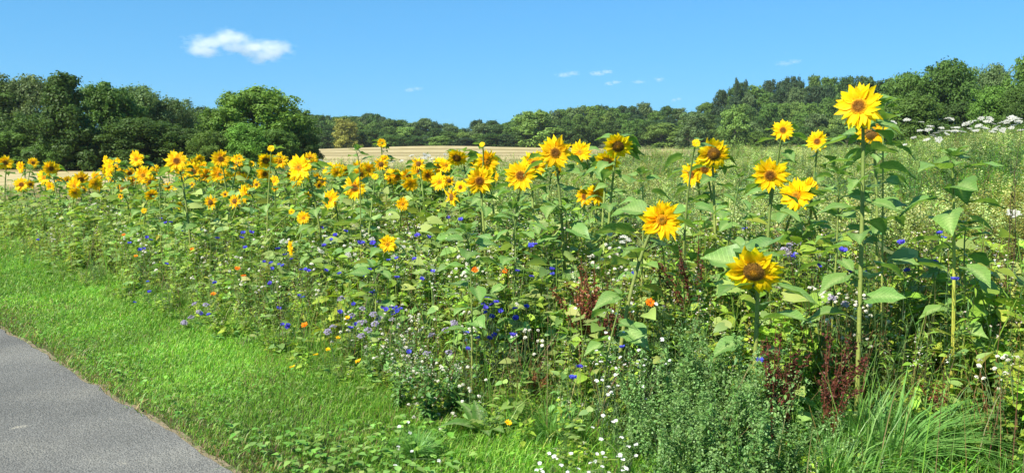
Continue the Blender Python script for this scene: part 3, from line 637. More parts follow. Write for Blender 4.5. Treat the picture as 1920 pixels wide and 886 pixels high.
def head_tpls(kind, seed):
    """petals, disc, bracts of a flower head of radius 1 facing +Z, top of the head +Y"""
    r = np.random.default_rng(seed)
    rd = {'b': .34, 'o': .25, 'd': .40, 'w': .32, 'y': .30}[kind]; P = []
    layers = [(21, 1.0, -.05), (19, .95, .03), (13, .82, .12)] if kind != 'w' else [(19, .95, .05), (15, .8, .2)]
    for li, (m, Lr, up) in enumerate(layers):
        for k in range(m):
            if r.random() < (.04 if kind != 'w' else .08): continue
            a = 2 * math.pi * (k + .5 * li + r.uniform(-.28, .28)) / m; L = (Lr * r.uniform(.86, 1.12) - rd * .8)
            bend = r.normal(.08, .24) if kind not in 'wd' else r.normal(.14, .2 if kind == 'd' else .32)
            grav = -math.sin(a)                                # petals at the top fold forward, those at the bottom hang
            if kind == 'd': bend += .35 * max(0, math.sin(a)) * -1 + .1
            col = np.array((1.0, .655, .008)) * r.uniform(.88, 1.08) * np.array([1, r.uniform(.9, 1.1), 1])
            if kind == 'd': col = col * np.array([1, 1.1, 1])
            if kind == 'w': col = col * np.array([.95, .88, 1.0])
            w = L * r.uniform(.38, .54) * (1.25 if kind == 'd' else 1) * (1 if kind != 'w' else .8)
            leaf = blade_leaf(L, w * 1, [.45, .9, 1, .8, .42, .02], 3, .22 * r.choice([-1, 1]), bend, rise=up + r.normal(.08, .15), wave=.06, col=col, tip=tuple(col * np.array([1, 1.12, 1])))
            if kind == 'w': leaf.V[:, 1] += .25 * leaf.V[:, 0] ** 2 * r.normal(0, 1.5); leaf.V[:, 2] += .3 * leaf.V[:, 0] * r.normal(0, 1)
            n0 = 3
            leaf.C[:n0] *= np.array([1, .62, 1])
            leaf.V[:, 1] += leaf.V[:, 0] ** 2 * r.normal(0, .25)
            M_ = rz(a) @ rx(r.normal(0, .25))
            P.append(leaf.xf(M_, M_ @ np.array([rd * .8, 0, .02 * li])))
    pet = merge(P)
    # disc: a shallow dome of packed florets with rings of their own colour
    N = {'b': 260, 'o': 200, 'd': 360, 'w': 280, 'y': 200}[kind]; i = np.arange(N); q = np.sqrt((i + .5) / N); th = i * 2.39996
    rr = q * rd; dome = .10 if kind in 'bo' else .14; z = .05 + dome * (1 - q ** 2) - (.07 * np.exp(-(q / .3) ** 2) if kind in 'bo' else -.03 * np.exp(-(q / .35) ** 2))
    cols = {'b': [(0, (.24, .12, .03)), (.3, (.20, .08, .016)), (.55, (.19, .075, .012)), (.75, (.42, .18, .012)), (1, (.8, .42, .012))],
            'o': [(0, (.34, .22, .03)), (.35, (.42, .2, .015)), (.6, (.62, .28, .01)), (1, (.8, .38, .01))],
            'd': [(0, (.42, .22, .015)), (.28, (.36, .16, .01)), (.42, (.24, .12, .02)), (.85, (.19, .10, .02)), (1, (.5, .30, .02))],
            'w': [(0, (.2, .11, .03)), (.7, (.22, .11, .03)), (1, (.3, .17, .02))], 'y': [(0, (.25, .32, .05)), (.6, (.5, .45, .03)), (1, (.7, .45, .01))]}[kind]
    qs = [c[0] for c in cols]; cc = np.stack([np.interp(q, qs, [c[1][k] for c in cols]) for k in range(3)], -1) * r.uniform(.6, 1.35, (N, 1))
    fl = T([(-.5, -.5, 0), (.5, -.5, 0), (.5, .5, 0), (-.5, .5, 0), (0, 0, 1.1)], None, [[0, 1, 4], [1, 2, 4], [2, 3, 4], [3, 0, 4]])
    sz = rd * 1.9 / math.sqrt(N) * r.uniform(.85, 1.2, N)
    base_n = 24; ring = [(0, 0, .05 + dome)] ; bq = []
    for a_ in (.5, 1.0):
        for k in range(base_n): ring.append((a_ * rd * math.cos(2 * math.pi * k / base_n), a_ * rd * math.sin(2 * math.pi * k / base_n), .03 + (dome * (1 - a_ ** 2)) * .8 - (.03 if a_ == 1 else .0)))
    ring[0] = (0, 0, .02 + dome * .4 if kind in 'bo' else .04 + dome * .8)
    bt = [[0, 1 + k, 1 + (k + 1) % base_n] for k in range(base_n)]; bq = [[1 + k, 1 + base_n + k, 1 + base_n + (k + 1) % base_n, 1 + (k + 1) % base_n] for k in range(base_n)]
    base = T(ring, bq, bt, np.array(cols[1][1]) * .8)
    disc = merge([base, many(fl, rz(r.uniform(0, 6.28, N)) * sz[:, None, None], np.stack([rr * np.cos(th), rr * np.sin(th), z], -1), cc)])
    # green back: cup and pointed bracts
    cup = []; 
    for rad_, zz in ((.05, -.30), (.2, -.26), (.85 * rd, -.12), (1.06 * rd, .0), (rd * .9, .03)):
        for k in range(14): cup.append((rad_ * math.cos(k * math.pi / 7), rad_ * math.sin(k * math.pi / 7), zz))
    cq = [[i_ * 14 + k, i_ * 14 + (k + 1) % 14, (i_ + 1) * 14 + (k + 1) % 14, (i_ + 1) * 14 + k] for i_ in range(4) for k in range(14)]
    B = [T(cup, cq, None, (.10, .17, .04))]
    for k in range(20):
        a = 2 * math.pi * k / 20 + r.uniform(-.1, .1); M_ = rz(a); L = r.uniform(.32, .5) * (1.5 if kind == 'y' else 1)
        B.append(blade_leaf(L, .2, [.9, 1, .6, .02], 3, .2, r.uniform(-.1, .4), rise=r.uniform(-.1, .35), col=(.12, .2, .05)).xf(M_, M_ @ np.array([.8 * rd, 0, -.1])))
    return pet, disc, merge(B)
heads = {}
for kind, m in (('b', 3), ('o', 3), ('d', 2), ('w', 2), ('y', 1)):
    for v in range(m):
        p_, d_, b_ = head_tpls(kind, 500 + 10 * ord(kind) + v)
        heads[kind, v] = (to_mesh('petals', p_, M_petal, False), to_mesh('seed_disc', d_, M_disc), to_mesh('flower_head', b_, M_leaf, True))
for me in {h[0] for h in heads.values()}: me.polygons.foreach_set('use_smooth', np.ones(len(me.polygons), bool))
NV = {'b': 3, 'o': 3, 'd': 2, 'w': 2, 'y': 1}
SUN_GROUP = 'sunflowers of the flower strip along the path'
def bez(a, b, c, d, n):
    t = np.linspace(0, 1, n)[:, None]; return (1 - t) ** 3 * a + 3 * (1 - t) ** 2 * t * b + 3 * (1 - t) * t * t * c + t ** 3 * d
def sunflower(u, v, w, yaw, pitch, kind, look, s_lo=5.0, s_hi=8.8, d=None, lean=None, nleaf=None, lsz=1.0, base_u=None):
    k = 1 + (u - CX) / F
    if d is None:
        d = .215 * F / w * rng.uniform(.97, 1.03) ; d = min(max(d, s_lo / k), s_hi / k)
    P = np.array(at_y(u, v, d)); rad = w / F * d / 2 * (1.1 if w > 60 else 1.17 if w > 30 else 1.3)
    toc = np.array([-P[0], -P[1], 0.]); toc /= np.linalg.norm(toc)
    nrm = np.array(Matrix.Rotation(R(yaw), 3, 'Z') @ Vector(toc)); nrm = nrm * math.cos(R(pitch)) + np.array([0, 0, math.sin(R(pitch))])
    if kind == 'n': pass
    if lean is None: lean = rng.normal(0, .15, 2)
    bx, by = P[0] - nrm[0] * .10 + lean[0], P[1] - nrm[1] * .10 + lean[1]
    if base_u is not None: bx = (base_u - CX) / F * by
    bz = float(terr(bx, by)); o = empty('sunflower', (bx, by, bz)); L0 = np.array([bx, by, bz])
    H = P[2] - bz; neck = P - nrm * rad * .28
    A = np.zeros(3); D = neck - L0
    C_ = D - nrm * (.16 + .1 * rad) + np.array([0, 0, .02 + .10 * max(0, -math.sin(R(pitch)))]); Bc = np.array([lean[0] * .1 + rng.normal(0, .03), lean[1] * .1 + rng.normal(0, .03), H * .55])
    pts = bez(A, Bc, C_, D, 14); sr = np.linspace(.0125, .0062, 14) * (.75 + .3 * min(1.3, rad / .1)) * (.62 if kind == 'n' and w < 30 else 1)
    lowc = np.array([(.42, .42, .06)]) if u == 1785 else np.array([(.24, .27, .06)]); topc = np.array([(.13, .21, .05)])
    st = tube(pts, sr, 7); tt = np.repeat(np.linspace(0, 1, 14), 7)[:, None]; st.C = lowc * (1 - tt) + topc * tt
    add('stem', to_mesh('stem', st, M_stem, True), o)
    # leaves up the stem
    nl = nleaf if nleaf is not None else int(rng.integers(16, 23)); ph = rng.uniform(0, 6.28)
    cum = np.linspace(0, 1, 14)
    for i in range(nl):
        t = .24 + .73 * ((i + rng.uniform(-.2, .2)) / max(1, nl - 1)); t = min(max(t, .15), .985)
        q = np.array([np.interp(t, cum, pts[:, k_]) for k_ in range(3)])
        size = lsz * (.122 if w > 30 else .118) * (1.05 if t < .8 else 1.05 - 2.0 * (t - .8)) * rng.uniform(.75, 1.2) * (.9 + .25 * rad / .11)
        az = ph + i * 2.4 + rng.uniform(-.35, .35)
        if t > .7 and kind != 'n':                          # the top leaves stand behind the flower
            back_ = math.atan2(-nrm[1], -nrm[0]); az = back_ + rng.uniform(-1.5, 1.5)
        M_ = Matrix.Translation(Vector(q)) @ Matrix.Rotation(az, 4, 'Z') @ Matrix.Rotation(rng.uniform(-.25, .5) * (1 if t < .85 else -.3), 4, 'Y') @ Matrix.Rotation(rng.normal(0, .25), 4, 'X') @ Matrix.Scale(size, 4)
        me = dry_me if (t < .32 and w < 30 and rng.random() < .1) else leaf_me[rng.integers(9)]
        add('leaf', me, o, M_)
    if kind == 'n':                                          # a tuft of small leaves closes the flowerless tip
        for i in range(6):
            M_ = Matrix.Translation(Vector(D)) @ Matrix.Rotation(i * 2.4, 4, 'Z') @ Matrix.Rotation(rng.uniform(-.9, -.2), 4, 'Y') @ Matrix.Scale(rng.uniform(.04, .075) * lsz, 4)
            add('leaf', leaf_me[rng.integers(9)], o, M_)
    if kind != 'n':
        pm, dm, bm = heads[kind, int(rng.integers(NV[kind]))]
        zax = Vector(nrm).normalized(); xax = Vector((0, 0, 1)).cross(zax).normalized(); yax = zax.cross(xax)
        Rm = Matrix((xax, yax, zax)).transposed().to_4x4(); roll = Matrix.Rotation(rng.uniform(-.5, .5), 4, 'Z') if kind in 'dw' else Matrix.Rotation(rng.uniform(0, 6.28), 4, 'Z')
        M_ = Matrix.Translation(Vector(P - L0)) @ Rm @ roll @ Matrix.Diagonal((rad, rad, rad * .8, 1))
        hd = add('flower_head', bm, o, M_); add('petals', pm, hd); add('seed_disc', dm, hd)
    tag(o, look, 'sunflower', SUN_GROUP); return o
B_, O_, D_, W_, Y_ = 'bodwy'
SF = [
 (10,305,22,0,0,'b','sunflower cut close to the left edge of the photo, brown disc facing out'),
 (38,313,19,-50,0,'o','sunflower turned left, second from the left edge'),
 (62,305,16,5,0,'b','small sunflower level with the leftmost one, over the green field patch'),
 (96,316,24,0,-20,'b','nodding sunflower above its twin left of the hedge foot'),
 (83,332,24,-20,0,'o','sunflower just below left of the nodding one by the hedge foot'),
 (40,346,22,0,0,'b','sunflower over the tan field corner at the left'),
 (57,345,15,10,-20,'w','shrivelled small head right beside the sunflower over the tan field corner'),
 (94,349,16,-40,-5,'o','half hidden left-turned sunflower low at the left'),
 (111,338,13,0,0,'o','very small bloom between two bigger sunflowers near the left edge'),
 (127,338,14,10,0,'b','small brown-eyed sunflower left of the bright pair'),
 (152,336,24,0,-8,'b','sunflower at the top of the bright pair before the shaded field edge'),
 (139,348,24,-30,0,'o','sunflower at the lower left of the bright pair'),
 (141,361,20,-10,-25,'o','nodding sunflower hanging lowest below the bright pair'),
 (179,345,22,0,0,'o','lone sunflower in front of the sunlit tan strip below the hedge'),
 (157,356,13,20,0,'w','faded small head just under the bright pair'),
 (197,299,14,-50,0,'o','small bud-like bloom topping the left cluster'),
 (206,311,24,-60,0,'o','sunflower seen from the side facing left in the left cluster'),
 (204,326,22,-58,0,'o','lower side-facing sunflower in the left cluster'),
 (211,336,17,-40,-35,'o','drooping sunflower at the bottom of the left cluster'),
 (220,305,17,-60,5,'y','small greenish bloom at the top right of the left cluster'),
 (226,327,21,150,0,'b','sunflower turned away showing its green back in the left cluster'),
 (243,325,20,25,0,'b','brown-eyed sunflower at the right of the left cluster'),
 (256,298,25,-20,0,'o','sunflower standing clear against the dark hedge with green leaves beside it'),
 (268,328,27,-10,0,'o','broad bloom left one of the overlapping pair below the clear one'),
 (283,341,24,10,-25,'w','orange ragged head right one of the overlapping pair'),
 (291,318,15,0,0,'b','small bloom peeking over the overlapping pair'),
 (284,366,20,10,0,'b','low brown-eyed sunflower in the leaves under the overlapping pair'),
 (226,368,11,-10,0,'w','tiny faded bloom low between the left cluster and the overlapping pair'),
 (336,385,13,-20,0,'o','small orange bud bloom low in the leaves left of centre'),
 (331,302,37,5,0,'b','large sunflower with brown disc, first of the row against the dark hedge'),
 (343,322,24,0,0,'b','sunflower tucked below the first large one of the hedge row'),
 (363,321,28,0,0,'b','round sunflower beside the tucked one in the hedge row'),
 (374,299,17,30,0,'o','narrow bloom above the round sunflower, turned right'),
 (375,313,22,10,0,'o','bloom filling the gap above right of the round sunflower'),
 (389,321,18,10,0,'b','small dark-eyed sunflower right of the round one'),
 (414,298,31,0,0,'b','clean round sunflower with big dark brown disc against the bush'),
 (411,326,28,0,-5,'o','sunflower with orange eye directly below the clean round one'),
 (360,346,11,0,0,'w','small yellow patch of a faded head below the round sunflower'),
 (395,379,24,-20,-5,'w','ragged orange-yellow bloom low in the leaves'),
 (315,350,17,0,-10,'w','faded yellow head under the first large sunflower'),
 (433,308,26,-74,0,'o','thin edge-on sunflower right of the clean round one'),
 (445,304,25,-28,0,'o','sunflower beside the edge-on one facing left'),
 (455,323,24,5,0,'b','dark-eyed sunflower under the two left-facing ones'),
 (436,334,20,0,-45,'b','sunflower bending its face down left of the dark-eyed one'),
 (458,363,33,-68,0,'o','tall oval sunflower seen from the side facing left, low in the strip'),
 (440,377,24,-20,0,'w','ragged orange head left below the side-facing one'),
 (422,364,13,-10,0,'w','small broken bloom low left of the side-facing one'),
 (499,301,27,5,-35,'d','sunflower nodding with a leaf across its dark disc'),
 (525,302,25,5,0,'o','orange-eyed sunflower under the little greenish bud'),
 (488,324,18,50,0,'o','narrow sunflower turned right below the nodding one'),
 (481,346,14,0,-10,'w','brownish fading head in the leaves below the nodding pair'),
 (516,352,12,20,0,'w','dark orange fading head low under the greenish bud'),
 (505,341,10,0,0,'o','tiny yellow bloom low under the greenish bud'),
 (561,314,44,-32,0,'o','large oval sunflower at the hedge end, turned a little left'),
 (582,298,22,0,0,'b','small round sunflower at the upper right of the large oval one'),
 (553,343,23,70,-10,'o','side-on sunflower half behind a leaf below the large oval one'),
 (508,278,11,0,20,'y','greenish-yellow opening bud highest above the hedge row'),
 (472,307,10,0,20,'y','round green bud right of the edge-on flowers'),
 (595,334,22,55,0,'w','ragged bloom turned right, right of the large oval one'),
 (598,347,14,30,-20,'w','small bloom hanging under the ragged right-turned one'),
 (569,408,21,0,0,'o','lone low sunflower deep in the green below the large oval one'),
 (547,397,10,0,0,'o','tiny orange bloom left above the lone low sunflower'),
 (577,367,14,0,-30,'w','brown fading head between leaves under the large oval one'),
 (634,321,25,0,0,'b','dark-eyed sunflower at the near end of the pale field, left of a twin'),
 (649,321,18,25,0,'b','smaller twin right of the dark-eyed sunflower at the field'),
 (674,318,28,10,0,'o','sunflower under the bare leafy shoot, in front of the stubble'),
 (664,352,39,15,0,'b','big sunflower with dark disc turned right, below the field edge'),
 (619,373,29,-5,0,'o','full yellow sunflower lower left of the big dark-disc one'),
 (721,299,16,0,0,'o','small orange-yellow bloom against the stubble field'),
 (716,268,15,0,10,'y','yellow-green half-open bud on the tall shoot above the field'),
 (745,332,26,0,0,'o','orange-eyed sunflower at the left of the centre row'),
 (732,338,15,-20,-20,'w','withered brown head behind the left of the centre row'),
 (765,331,25,25,-5,'b','sunflower overlapped between two in the centre row'),
 (786,321,28,0,0,'b','brown-eyed round sunflower of the centre row'),
 (803,326,20,5,0,'b','small sunflower at the right end of the centre row'),
 (755,382,21,0,0,'o','small lone sunflower on a dark stem below the centre row'),
 (780,348,9,10,0,'w','tiny fading yellow bloom under the centre row'),
 (703,331,11,0,30,'y','small greenish bud bloom left of the centre row'),
 (824,311,26,-10,0,'o','left one of the close pair under the drooping dark flower'),
 (836,310,22,30,0,'o','right one of the close pair, orange and turned right'),
 (857,296,35,0,-32,'d','drooping sunflower with dark disc edge-lit over the stubble field'),
 (824,341,31,15,0,'o','large yellow sunflower left of the folded one'),
 (847,369,36,-50,-10,'w','folded ragged sunflower hanging left on a dark stem'),
 (899,339,47,0,0,'b','broad sunflower lowest of the central trio'),
 (913,304,42,20,0,'o','upper right sunflower of the central trio'),
 (897,311,30,-20,0,'o','upper left sunflower of the central trio, half covered'),
 (925,331,19,0,0,'b','small sunflower hidden behind the central trio'),
 (904,271,9,0,30,'y','small leafy green bud above the central trio'),
 (976,329,52,0,0,'b','large round sunflower with a neat brown disc, right of the central trio'),
 (1002,308,46,10,0,'b','large sunflower tucked behind the neat round one'),
 (1041,286,55,5,0,'b','star-shaped large sunflower against the middle wood'),
 (1088,285,39,-8,0,'o','sunflower with orange disc on a slanting stem against the middle wood'),
 (1047,323,19,50,-10,'w','small bloom hanging below the star-shaped one'),
 (1159,274,49,0,-30,'d','high sunflower with huge dark nodding disc and green leaves behind it'),
 (1138,303,43,-5,-28,'d','sunflower overlapped below the high nodding one, leaf across its face'),
 (1119,363,38,20,0,'o','orange-disc sunflower mid height below the slanting stem'),
 (1096,368,33,-15,0,'b','sunflower half hidden behind the orange-disc one, leaf across it'),
 (1240,412,73,10,-2,'o','large solitary sunflower right of centre with wide spread petals'),
 (1338,288,53,22,-15,'d','largest head of the tight group of three, dark disc turned right'),
 (1321,316,42,5,-18,'b','lower middle head of the tight group of three, leaf over it'),
 (1297,327,39,-8,0,'b','left head of the tight group of three'),
 (1305,268,13,0,25,'y','green-yellow bud standing above the tight group of three'),
 (1444,328,57,0,-8,'b','round sunflower with deep brown disc in the green at the right'),
 (1493,366,54,-12,5,'o','bright sunflower with small orange disc, slightly lower right of the brown-disc one'),
 (1516,353,36,25,0,'o','sunflower peeking from behind the small-orange-disc one'),
 (1468,244,35,0,0,'b','small sunflower standing alone before the wooded hill'),
 (1532,265,34,0,-10,'b','small sunflower with dark disc and pointed leaf above it'),
 (1610,199,78,5,2,'b','tallest and largest sunflower, against the trees and sky at the right'),
 (1633,250,56,10,-12,'w','wilted ragged head hanging just beneath the tallest sunflower'),
 (1414,508,95,0,-24,'d','big low sunflower at the lower right, wide disc tipped to the ground'),
 (727,457,28,0,0,'o','small bright sunflower low among the cornflowers'),
 (545,465,24,-78,0,'o','small low sunflower seen edge-on among the cornflowers'),
 (448,297,13,0,10,'y','tiny bud bloom between the clean round flower and the greenish bud'),
 (270,395,9,0,10,'y','small unopened bud low in the left leaves'),
]
for (u, v, w, yaw, pit, kind, look) in SF:
    if abs(yaw) < 60: yaw += (-14 if u < 750 else -6) + rng.normal(0, 9); pit += rng.normal(3, 6) if w < 60 else 0
    kw = {}
    big = w > 30
    if u == 1610: kw = dict(base_u=1630, nleaf=26, lsz=1.05)
    if u == 1633: kw = dict(nleaf=20, lsz=1.15)
    if u == 1414: kw = dict(nleaf=13, lsz=1.2, s_lo=4.9)
    if u == 1240: kw = dict(nleaf=15, lsz=1.2)
    if u == 847: kw = dict(base_u=960, nleaf=13)
    if u == 1088: kw = dict(base_u=1125)
    if u == 561: kw = dict(base_u=610)
    if v > 338 and w <= 42 and u < 1200:                     # the low ones stand further forward, clear of the leaves
        hp = hit_canopy(u, v, .13).y; d0 = min(max(.215 * F / w, 5.0 / (1 + (u - CX) / F)), 8.6 / (1 + (u - CX) / F)); kw = dict(d=min(d0, hp), nleaf=11)
    elif w < 15: kw = dict(d=rng.uniform(5.4, 7.6) / (1 + (u - CX) / F), nleaf=9)
    sunflower(u, v, w, yaw, pit, kind, look, **kw)
for i in range(34):                                          # the many half-hidden heads inside the row
    u = 175 + 700 * (i + rng.uniform(0, 1)) / 34; v = rng.uniform(305, 352); w = rng.uniform(15, 23) * (1 + u / 3500)
    sunflower(u, v, w, rng.uniform(-50, 30), rng.uniform(-15, 12), 'bow'[i % 3], 'half-hidden yellow sunflower head within the row, ' + ('left cluster' if u < 300 else 'hedge part' if u < 450 else 'near the large oval one' if u < 620 else 'field part' if u < 760 else 'towards the central trio'), d=rng.uniform(7.4, 8.9) / (1 + (u - CX) / F), nleaf=10)
# leafy plants that carry no flower
for (u, v, d, nl, ls, look) in [
    (1785, 300, 4.3, 15, 1.15, 'tall yellow-stemmed sunflower plant without a flower head at the right'),
    (1812, 425, 4.4, 9, .9, 'short leafy sunflower plant just right of the tall headless stem'),
    (1387, 335, 5.2, 12, .8, 'leafy sunflower stem without a flower right of the tight group of three'),
    (1165, 560, 4.15, 5, .8, 'low sunflower seedling with two broad grey-green leaves'),
    (668, 283, 7.0, 12, .8, 'leafy flowerless sunflower shoot rising before the stubble field'),
    (874, 440, 4.7, 14, 1.1, 'sunflower plant with big stacked leaves and bare top left of centre'),
    (1655, 200, 4.5, 12, 1.0, 'leafy sunflower plant directly behind the tallest one'),
    (1570, 330, 4.6, 15, 1.1, 'leafy stem between the small dark-disc flower and the tallest one'),
    (1200, 330, 5.3, 12, .9, 'leafy plant whose top leaves stand right of the high nodding flower'),
    (700, 505, 5.6, 8, 1.0, 'bright yellow-green young sunflower rosette among cornflowers'),
    (960, 395, 5.6, 13, 1.0, 'leafy flowerless sunflower below the large round neat one'),
    (1060, 400, 5.9, 13, .95, 'leafy flowerless sunflower below the star-shaped one'),
    (560, 300, 9.0, 12, .8, 'leafy flowerless sunflower behind the large oval flower'),
    (300, 330, 9.5, 12, .8, 'leafy flowerless sunflower under the clear flower of the left hedge')]:
    sunflower(u, v, 34 if u == 1785 else 24, rng.uniform(-40, 40), 60, 'n', look, d=d, nleaf=int(nl * 1.35), lsz=ls * 1.1, lean=rng.normal(0, .04, 2))

# ------------------------------------------------------------------ wild flowers (things one can count)
def disc_petals(m, L, Wd, rise, droop, col, layers=1, r0=.1, seed=0, tip=None, prof=(.4, .9, 1, .3)):
    r = np.random.default_rng(seed); P = []
    for l in range(layers):
        for k in range(m):
            a = 2 * math.pi * (k + .5 * l + r.uniform(-.2, .2)) / m; M_ = rz(a) @ rx(r.normal(0, .3))
            P.append(blade_leaf(L * r.uniform(.8, 1.1), Wd, list(prof), 3, .15, droop + r.normal(0, .1), rise=rise + l * .35, col=np.array(col) * r.uniform(.8, 1.15), tip=tip).xf(M_, M_ @ np.array([r0, 0, 0])))
    return merge(P)
def blob(r, col, seed=0, n=40, sz=.35, flat=1.0):
    g = np.random.default_rng(seed); d = g.standard_normal((n, 3)); d /= np.linalg.norm(d, axis=1)[:, None]; d[:, 2] = np.abs(d[:, 2]) * flat
    fl = T([(-.5, -.5, 0), (.5, -.5, 0), (.5, .5, .1), (-.5, .5, .1)], [[0, 1, 2, 3]])
    Mx = np.einsum('nij,njk->nik', rz(g.uniform(0, 6.28, n)), rx(g.uniform(-1, 1, n))) * (r * sz * g.uniform(.7, 1.4, n))[:, None, None]
    return many(fl, Mx, d * r, np.array(col) * g.uniform(.75, 1.1, (n, 1)))
cornf = [to_mesh('bloom', merge([disc_petals(9, 1, .75, .35, .1, (.085, .09, .55), 2, .1, q, prof=(.15, .7, 1.3, .5)), blob(.4, (.10, .03, .3), q)]), M_flower) for q in range(3)]
marig = [to_mesh('bloom', merge([disc_petals(16, 1, .32, .25, .2, (.9, .24, .01), 2, .15, q), blob(.35, (.45, .12, .01), q)]), M_flower) for q in range(2)]
yellow = [to_mesh('bloom', merge([disc_petals(12, 1, .4, .3, .2, (.85, .55, .01), 2, .1, q), blob(.3, (.6, .35, .01), q)]), M_flower) for q in range(2)]
campion = [to_mesh('bloom', merge([disc_petals(5, 1, .95, .15, .15, (.7, .7, .68), 1, .1, q, prof=(.2, .9, 1.1, .6))]), M_flower) for q in range(2)]
buckw = [to_mesh('flower_cluster', merge([blob(1, (.8, .78, .66), q, 60, .45, 1.0), blob(.7, (.42, .36, .28), q + 9, 20, .4)]), M_flower) for q in range(3)]
phac = [to_mesh('flower_cluster', merge([blob(1, (.42, .38, .5), q, 50, .4, .8), blob(.8, (.22, .2, .22), q + 5, 30, .35)]), M_flower) for q in range(2)]
purple_seed = None
def umbel(seed):
    g = np.random.default_rng(seed); P = []
    for i in range(16):
        q = math.sqrt((i + .5) / 16); a = i * 2.4; p = np.array([q * math.cos(a), q * math.sin(a), .12 * (1 - q * q)])
        P.append(tube([(0, 0, -.8), p * .6 + np.array([0, 0, -.25]), p], [.02, .015, .01], 3, (.2, .28, .1)))
        P.append(blob(.2, (.62, .62, .55), seed * 20 + i, 16, .75, .4).xf(None, p))
    return to_mesh('umbel', merge(P), M_flower)
umbels = [umbel(q) for q in range(3)]
def small_plant(h, key, seed):
    f = {'corn': lambda: herb(h, 2, 11, 'thin', .09, .12, (.10, .17, .08), (.11, .17, .08), .05, (-1.3, -.4), seed=seed),
         'leafy': lambda: herb(h, 2, 11, 'oval', .05, .15, (.10, .2, .04), (.12, .18, .05), .2, (-.6, .4), seed=seed),
         'heart': lambda: herb(h, 3, 16, 'heart', .045, .3, (.12, .23, .05), (.3, .16, .07), .45, (-.6, .4), seed=seed),
         'hog': lambda: herb(h, 1, 7, 'lance', .16, .1, (.1, .2, .05), (.13, .2, .07), .2, (-.9, .1), srad=.0022, seed=seed)}[key]()
    return f
sp = {}
for key in ('corn', 'leafy', 'heart', 'hog'):
    for q in range(3): sp[key, q] = to_mesh('stem', small_plant(1.0 if key == 'hog' else .55, key, 900 + q), M_plant)
H0 = {'corn': .55, 'leafy': .55, 'heart': .55, 'hog': 1.0}
def wild(name, u, v, diam, mesh, key, label, cat, group, lift=.0, d=None, n=1, face=.5):
    p = hit_canopy(u, v, lift) if d is None else at_y(u, v, d); z0 = float(terr(p.x, p.y)); h = max(.06, p.z - z0)
    o = empty(name, (p.x, p.y, z0)); q = int(rng.integers(3))
    add('stem', sp[key, q], o, Matrix.Rotation(rng.uniform(0, 6.28), 4, 'Z') @ Matrix.Diagonal((min(1, h / H0[key] + .15),) * 2 + (h * .98 / H0[key], 1)))
    tc_ = Vector((-p.x, -p.y, 0)).normalized()
    for i in range(n):
        off = Vector((0, 0, h)) if i == 0 else Vector((rng.normal(0, .05), rng.normal(0, .05), h - abs(rng.normal(0, .06))))
        ax = (Vector((0, 0, 1)) + tc_ * rng.uniform(0, 1.2) * face + Vector((rng.normal(0, .3), rng.normal(0, .3), 0)) * (.3 + face)).normalized()
        if i: add('flower_stalk', to_mesh('flower_stalk', tube([(0, 0, h * .6), tuple(off * .5 + Vector((0, 0, h * .35))), tuple(off)], [.002, .0015, .001], 3, (.13, .19, .07)), M_stem), o)
        add(mesh[0].name.split('.')[0], mesh[int(rng.integers(len(mesh)))], o, Matrix.Translation(off) @ ax.to_track_quat('Z', 'Y').to_matrix().to_4x4() @ Matrix.Rotation(rng.uniform(0, 6.28), 4, 'Z') @ Matrix.Scale(diam / 2 * rng.uniform(.85, 1.15), 4))
    return tag(o, label, cat, group)
def area(u, v):
    for lim, c in ((130, 'at the far left end'), (250, 'below the bright left pair'), (350, 'below the clear hedge sunflower'), (430, 'below the clean round sunflower'), (500, 'left of the edge-on low sunflower'), (570, 'right of the edge-on low sunflower'), (640, 'below the lone low sunflower'), (700, 'just left of the small cornflower-patch sunflower'), (760, 'around the small cornflower-patch sunflower'), (830, 'left of the stacked-leaf stem'), (890, 'by the stacked-leaf stem'), (960, 'just right of the stacked-leaf stem'), (1050, 'between stacked-leaf stem and rusty docks'), (1150, 'by the rusty docks'), (1260, 'under the solitary large sunflower'), (1440, 'left of the red docks'), (1620, 'right of the big low sunflower'), (1800, 'near the tall headless stem'), (2000, 'at the right edge')):
        if u < lim: break
    return c + (', high up' if v < 445 else ', upper middle' if v < 490 else ', middle' if v < 540 else ', lower middle' if v < 600 else ', low front' if v < 690 else ', at its foot')
CORN = [(458,437),(469,436),(453,446),(520,467),(536,478),(548,486),(497,491),(509,493),(525,496),(508,504),(571,505),(566,506),(611,507),(637,513),(648,434),(631,441),(605,427),(622,450),(609,461),(675,455),(681,456),(699,456),(703,467),(728,488),(747,485),(705,497),(696,499),(692,505),(684,516),(728,516),(744,519),(780,442),(779,486),(404,530),(506,531),(567,558),(695,546),(701,548),(410,447),(783,441),(803,445),(813,509),(793,523),(842,408),(862,412),(941,467),(996,461),(1004,459),(912,558),(918,558),(926,558),(911,578),(918,572),(923,594),(909,586),(968,579),(968,597),(940,583),(986,575),(875,625),(897,634),(917,634),(926,628),(963,628),(877,654),(998,519),(1034,505),(1035,514),(968,508),(1168,651),(725,580),(733,577),(742,578),(738,590),(744,583),(663,570),(656,598),(668,608),(657,615),(560,554),(524,609),(536,613),(765,660),(520,578),(1085,688),(1075,708),(242,456),(272,466),(280,528),(282,547),(314,495),(252,567),(376,588),(390,590),(402,530),(461,464),(70,450),(310,418),(318,417),(300,410),(275,445),(262,468),(282,450),(345,432),(1764,438),(1770,447),(1790,524),(1704,508),(1755,493),(1590,508),(1620,512),(1536,498),(1427,676),(1580,470),(1395,430),(1185,512),(540,610),(530,498),(578,508),(640,585),(715,576),(748,579),(930,566),(906,571),(1490,480),(1690,455)]
for (u, v) in CORN:
    wild('cornflower', u + rng.normal(0, 1.5), v, .032 if v > 480 else .042, cornf, 'corn', 'blue cornflower ' + area(u, v), 'cornflower', 'cornflowers ' + area(u, v), .03)
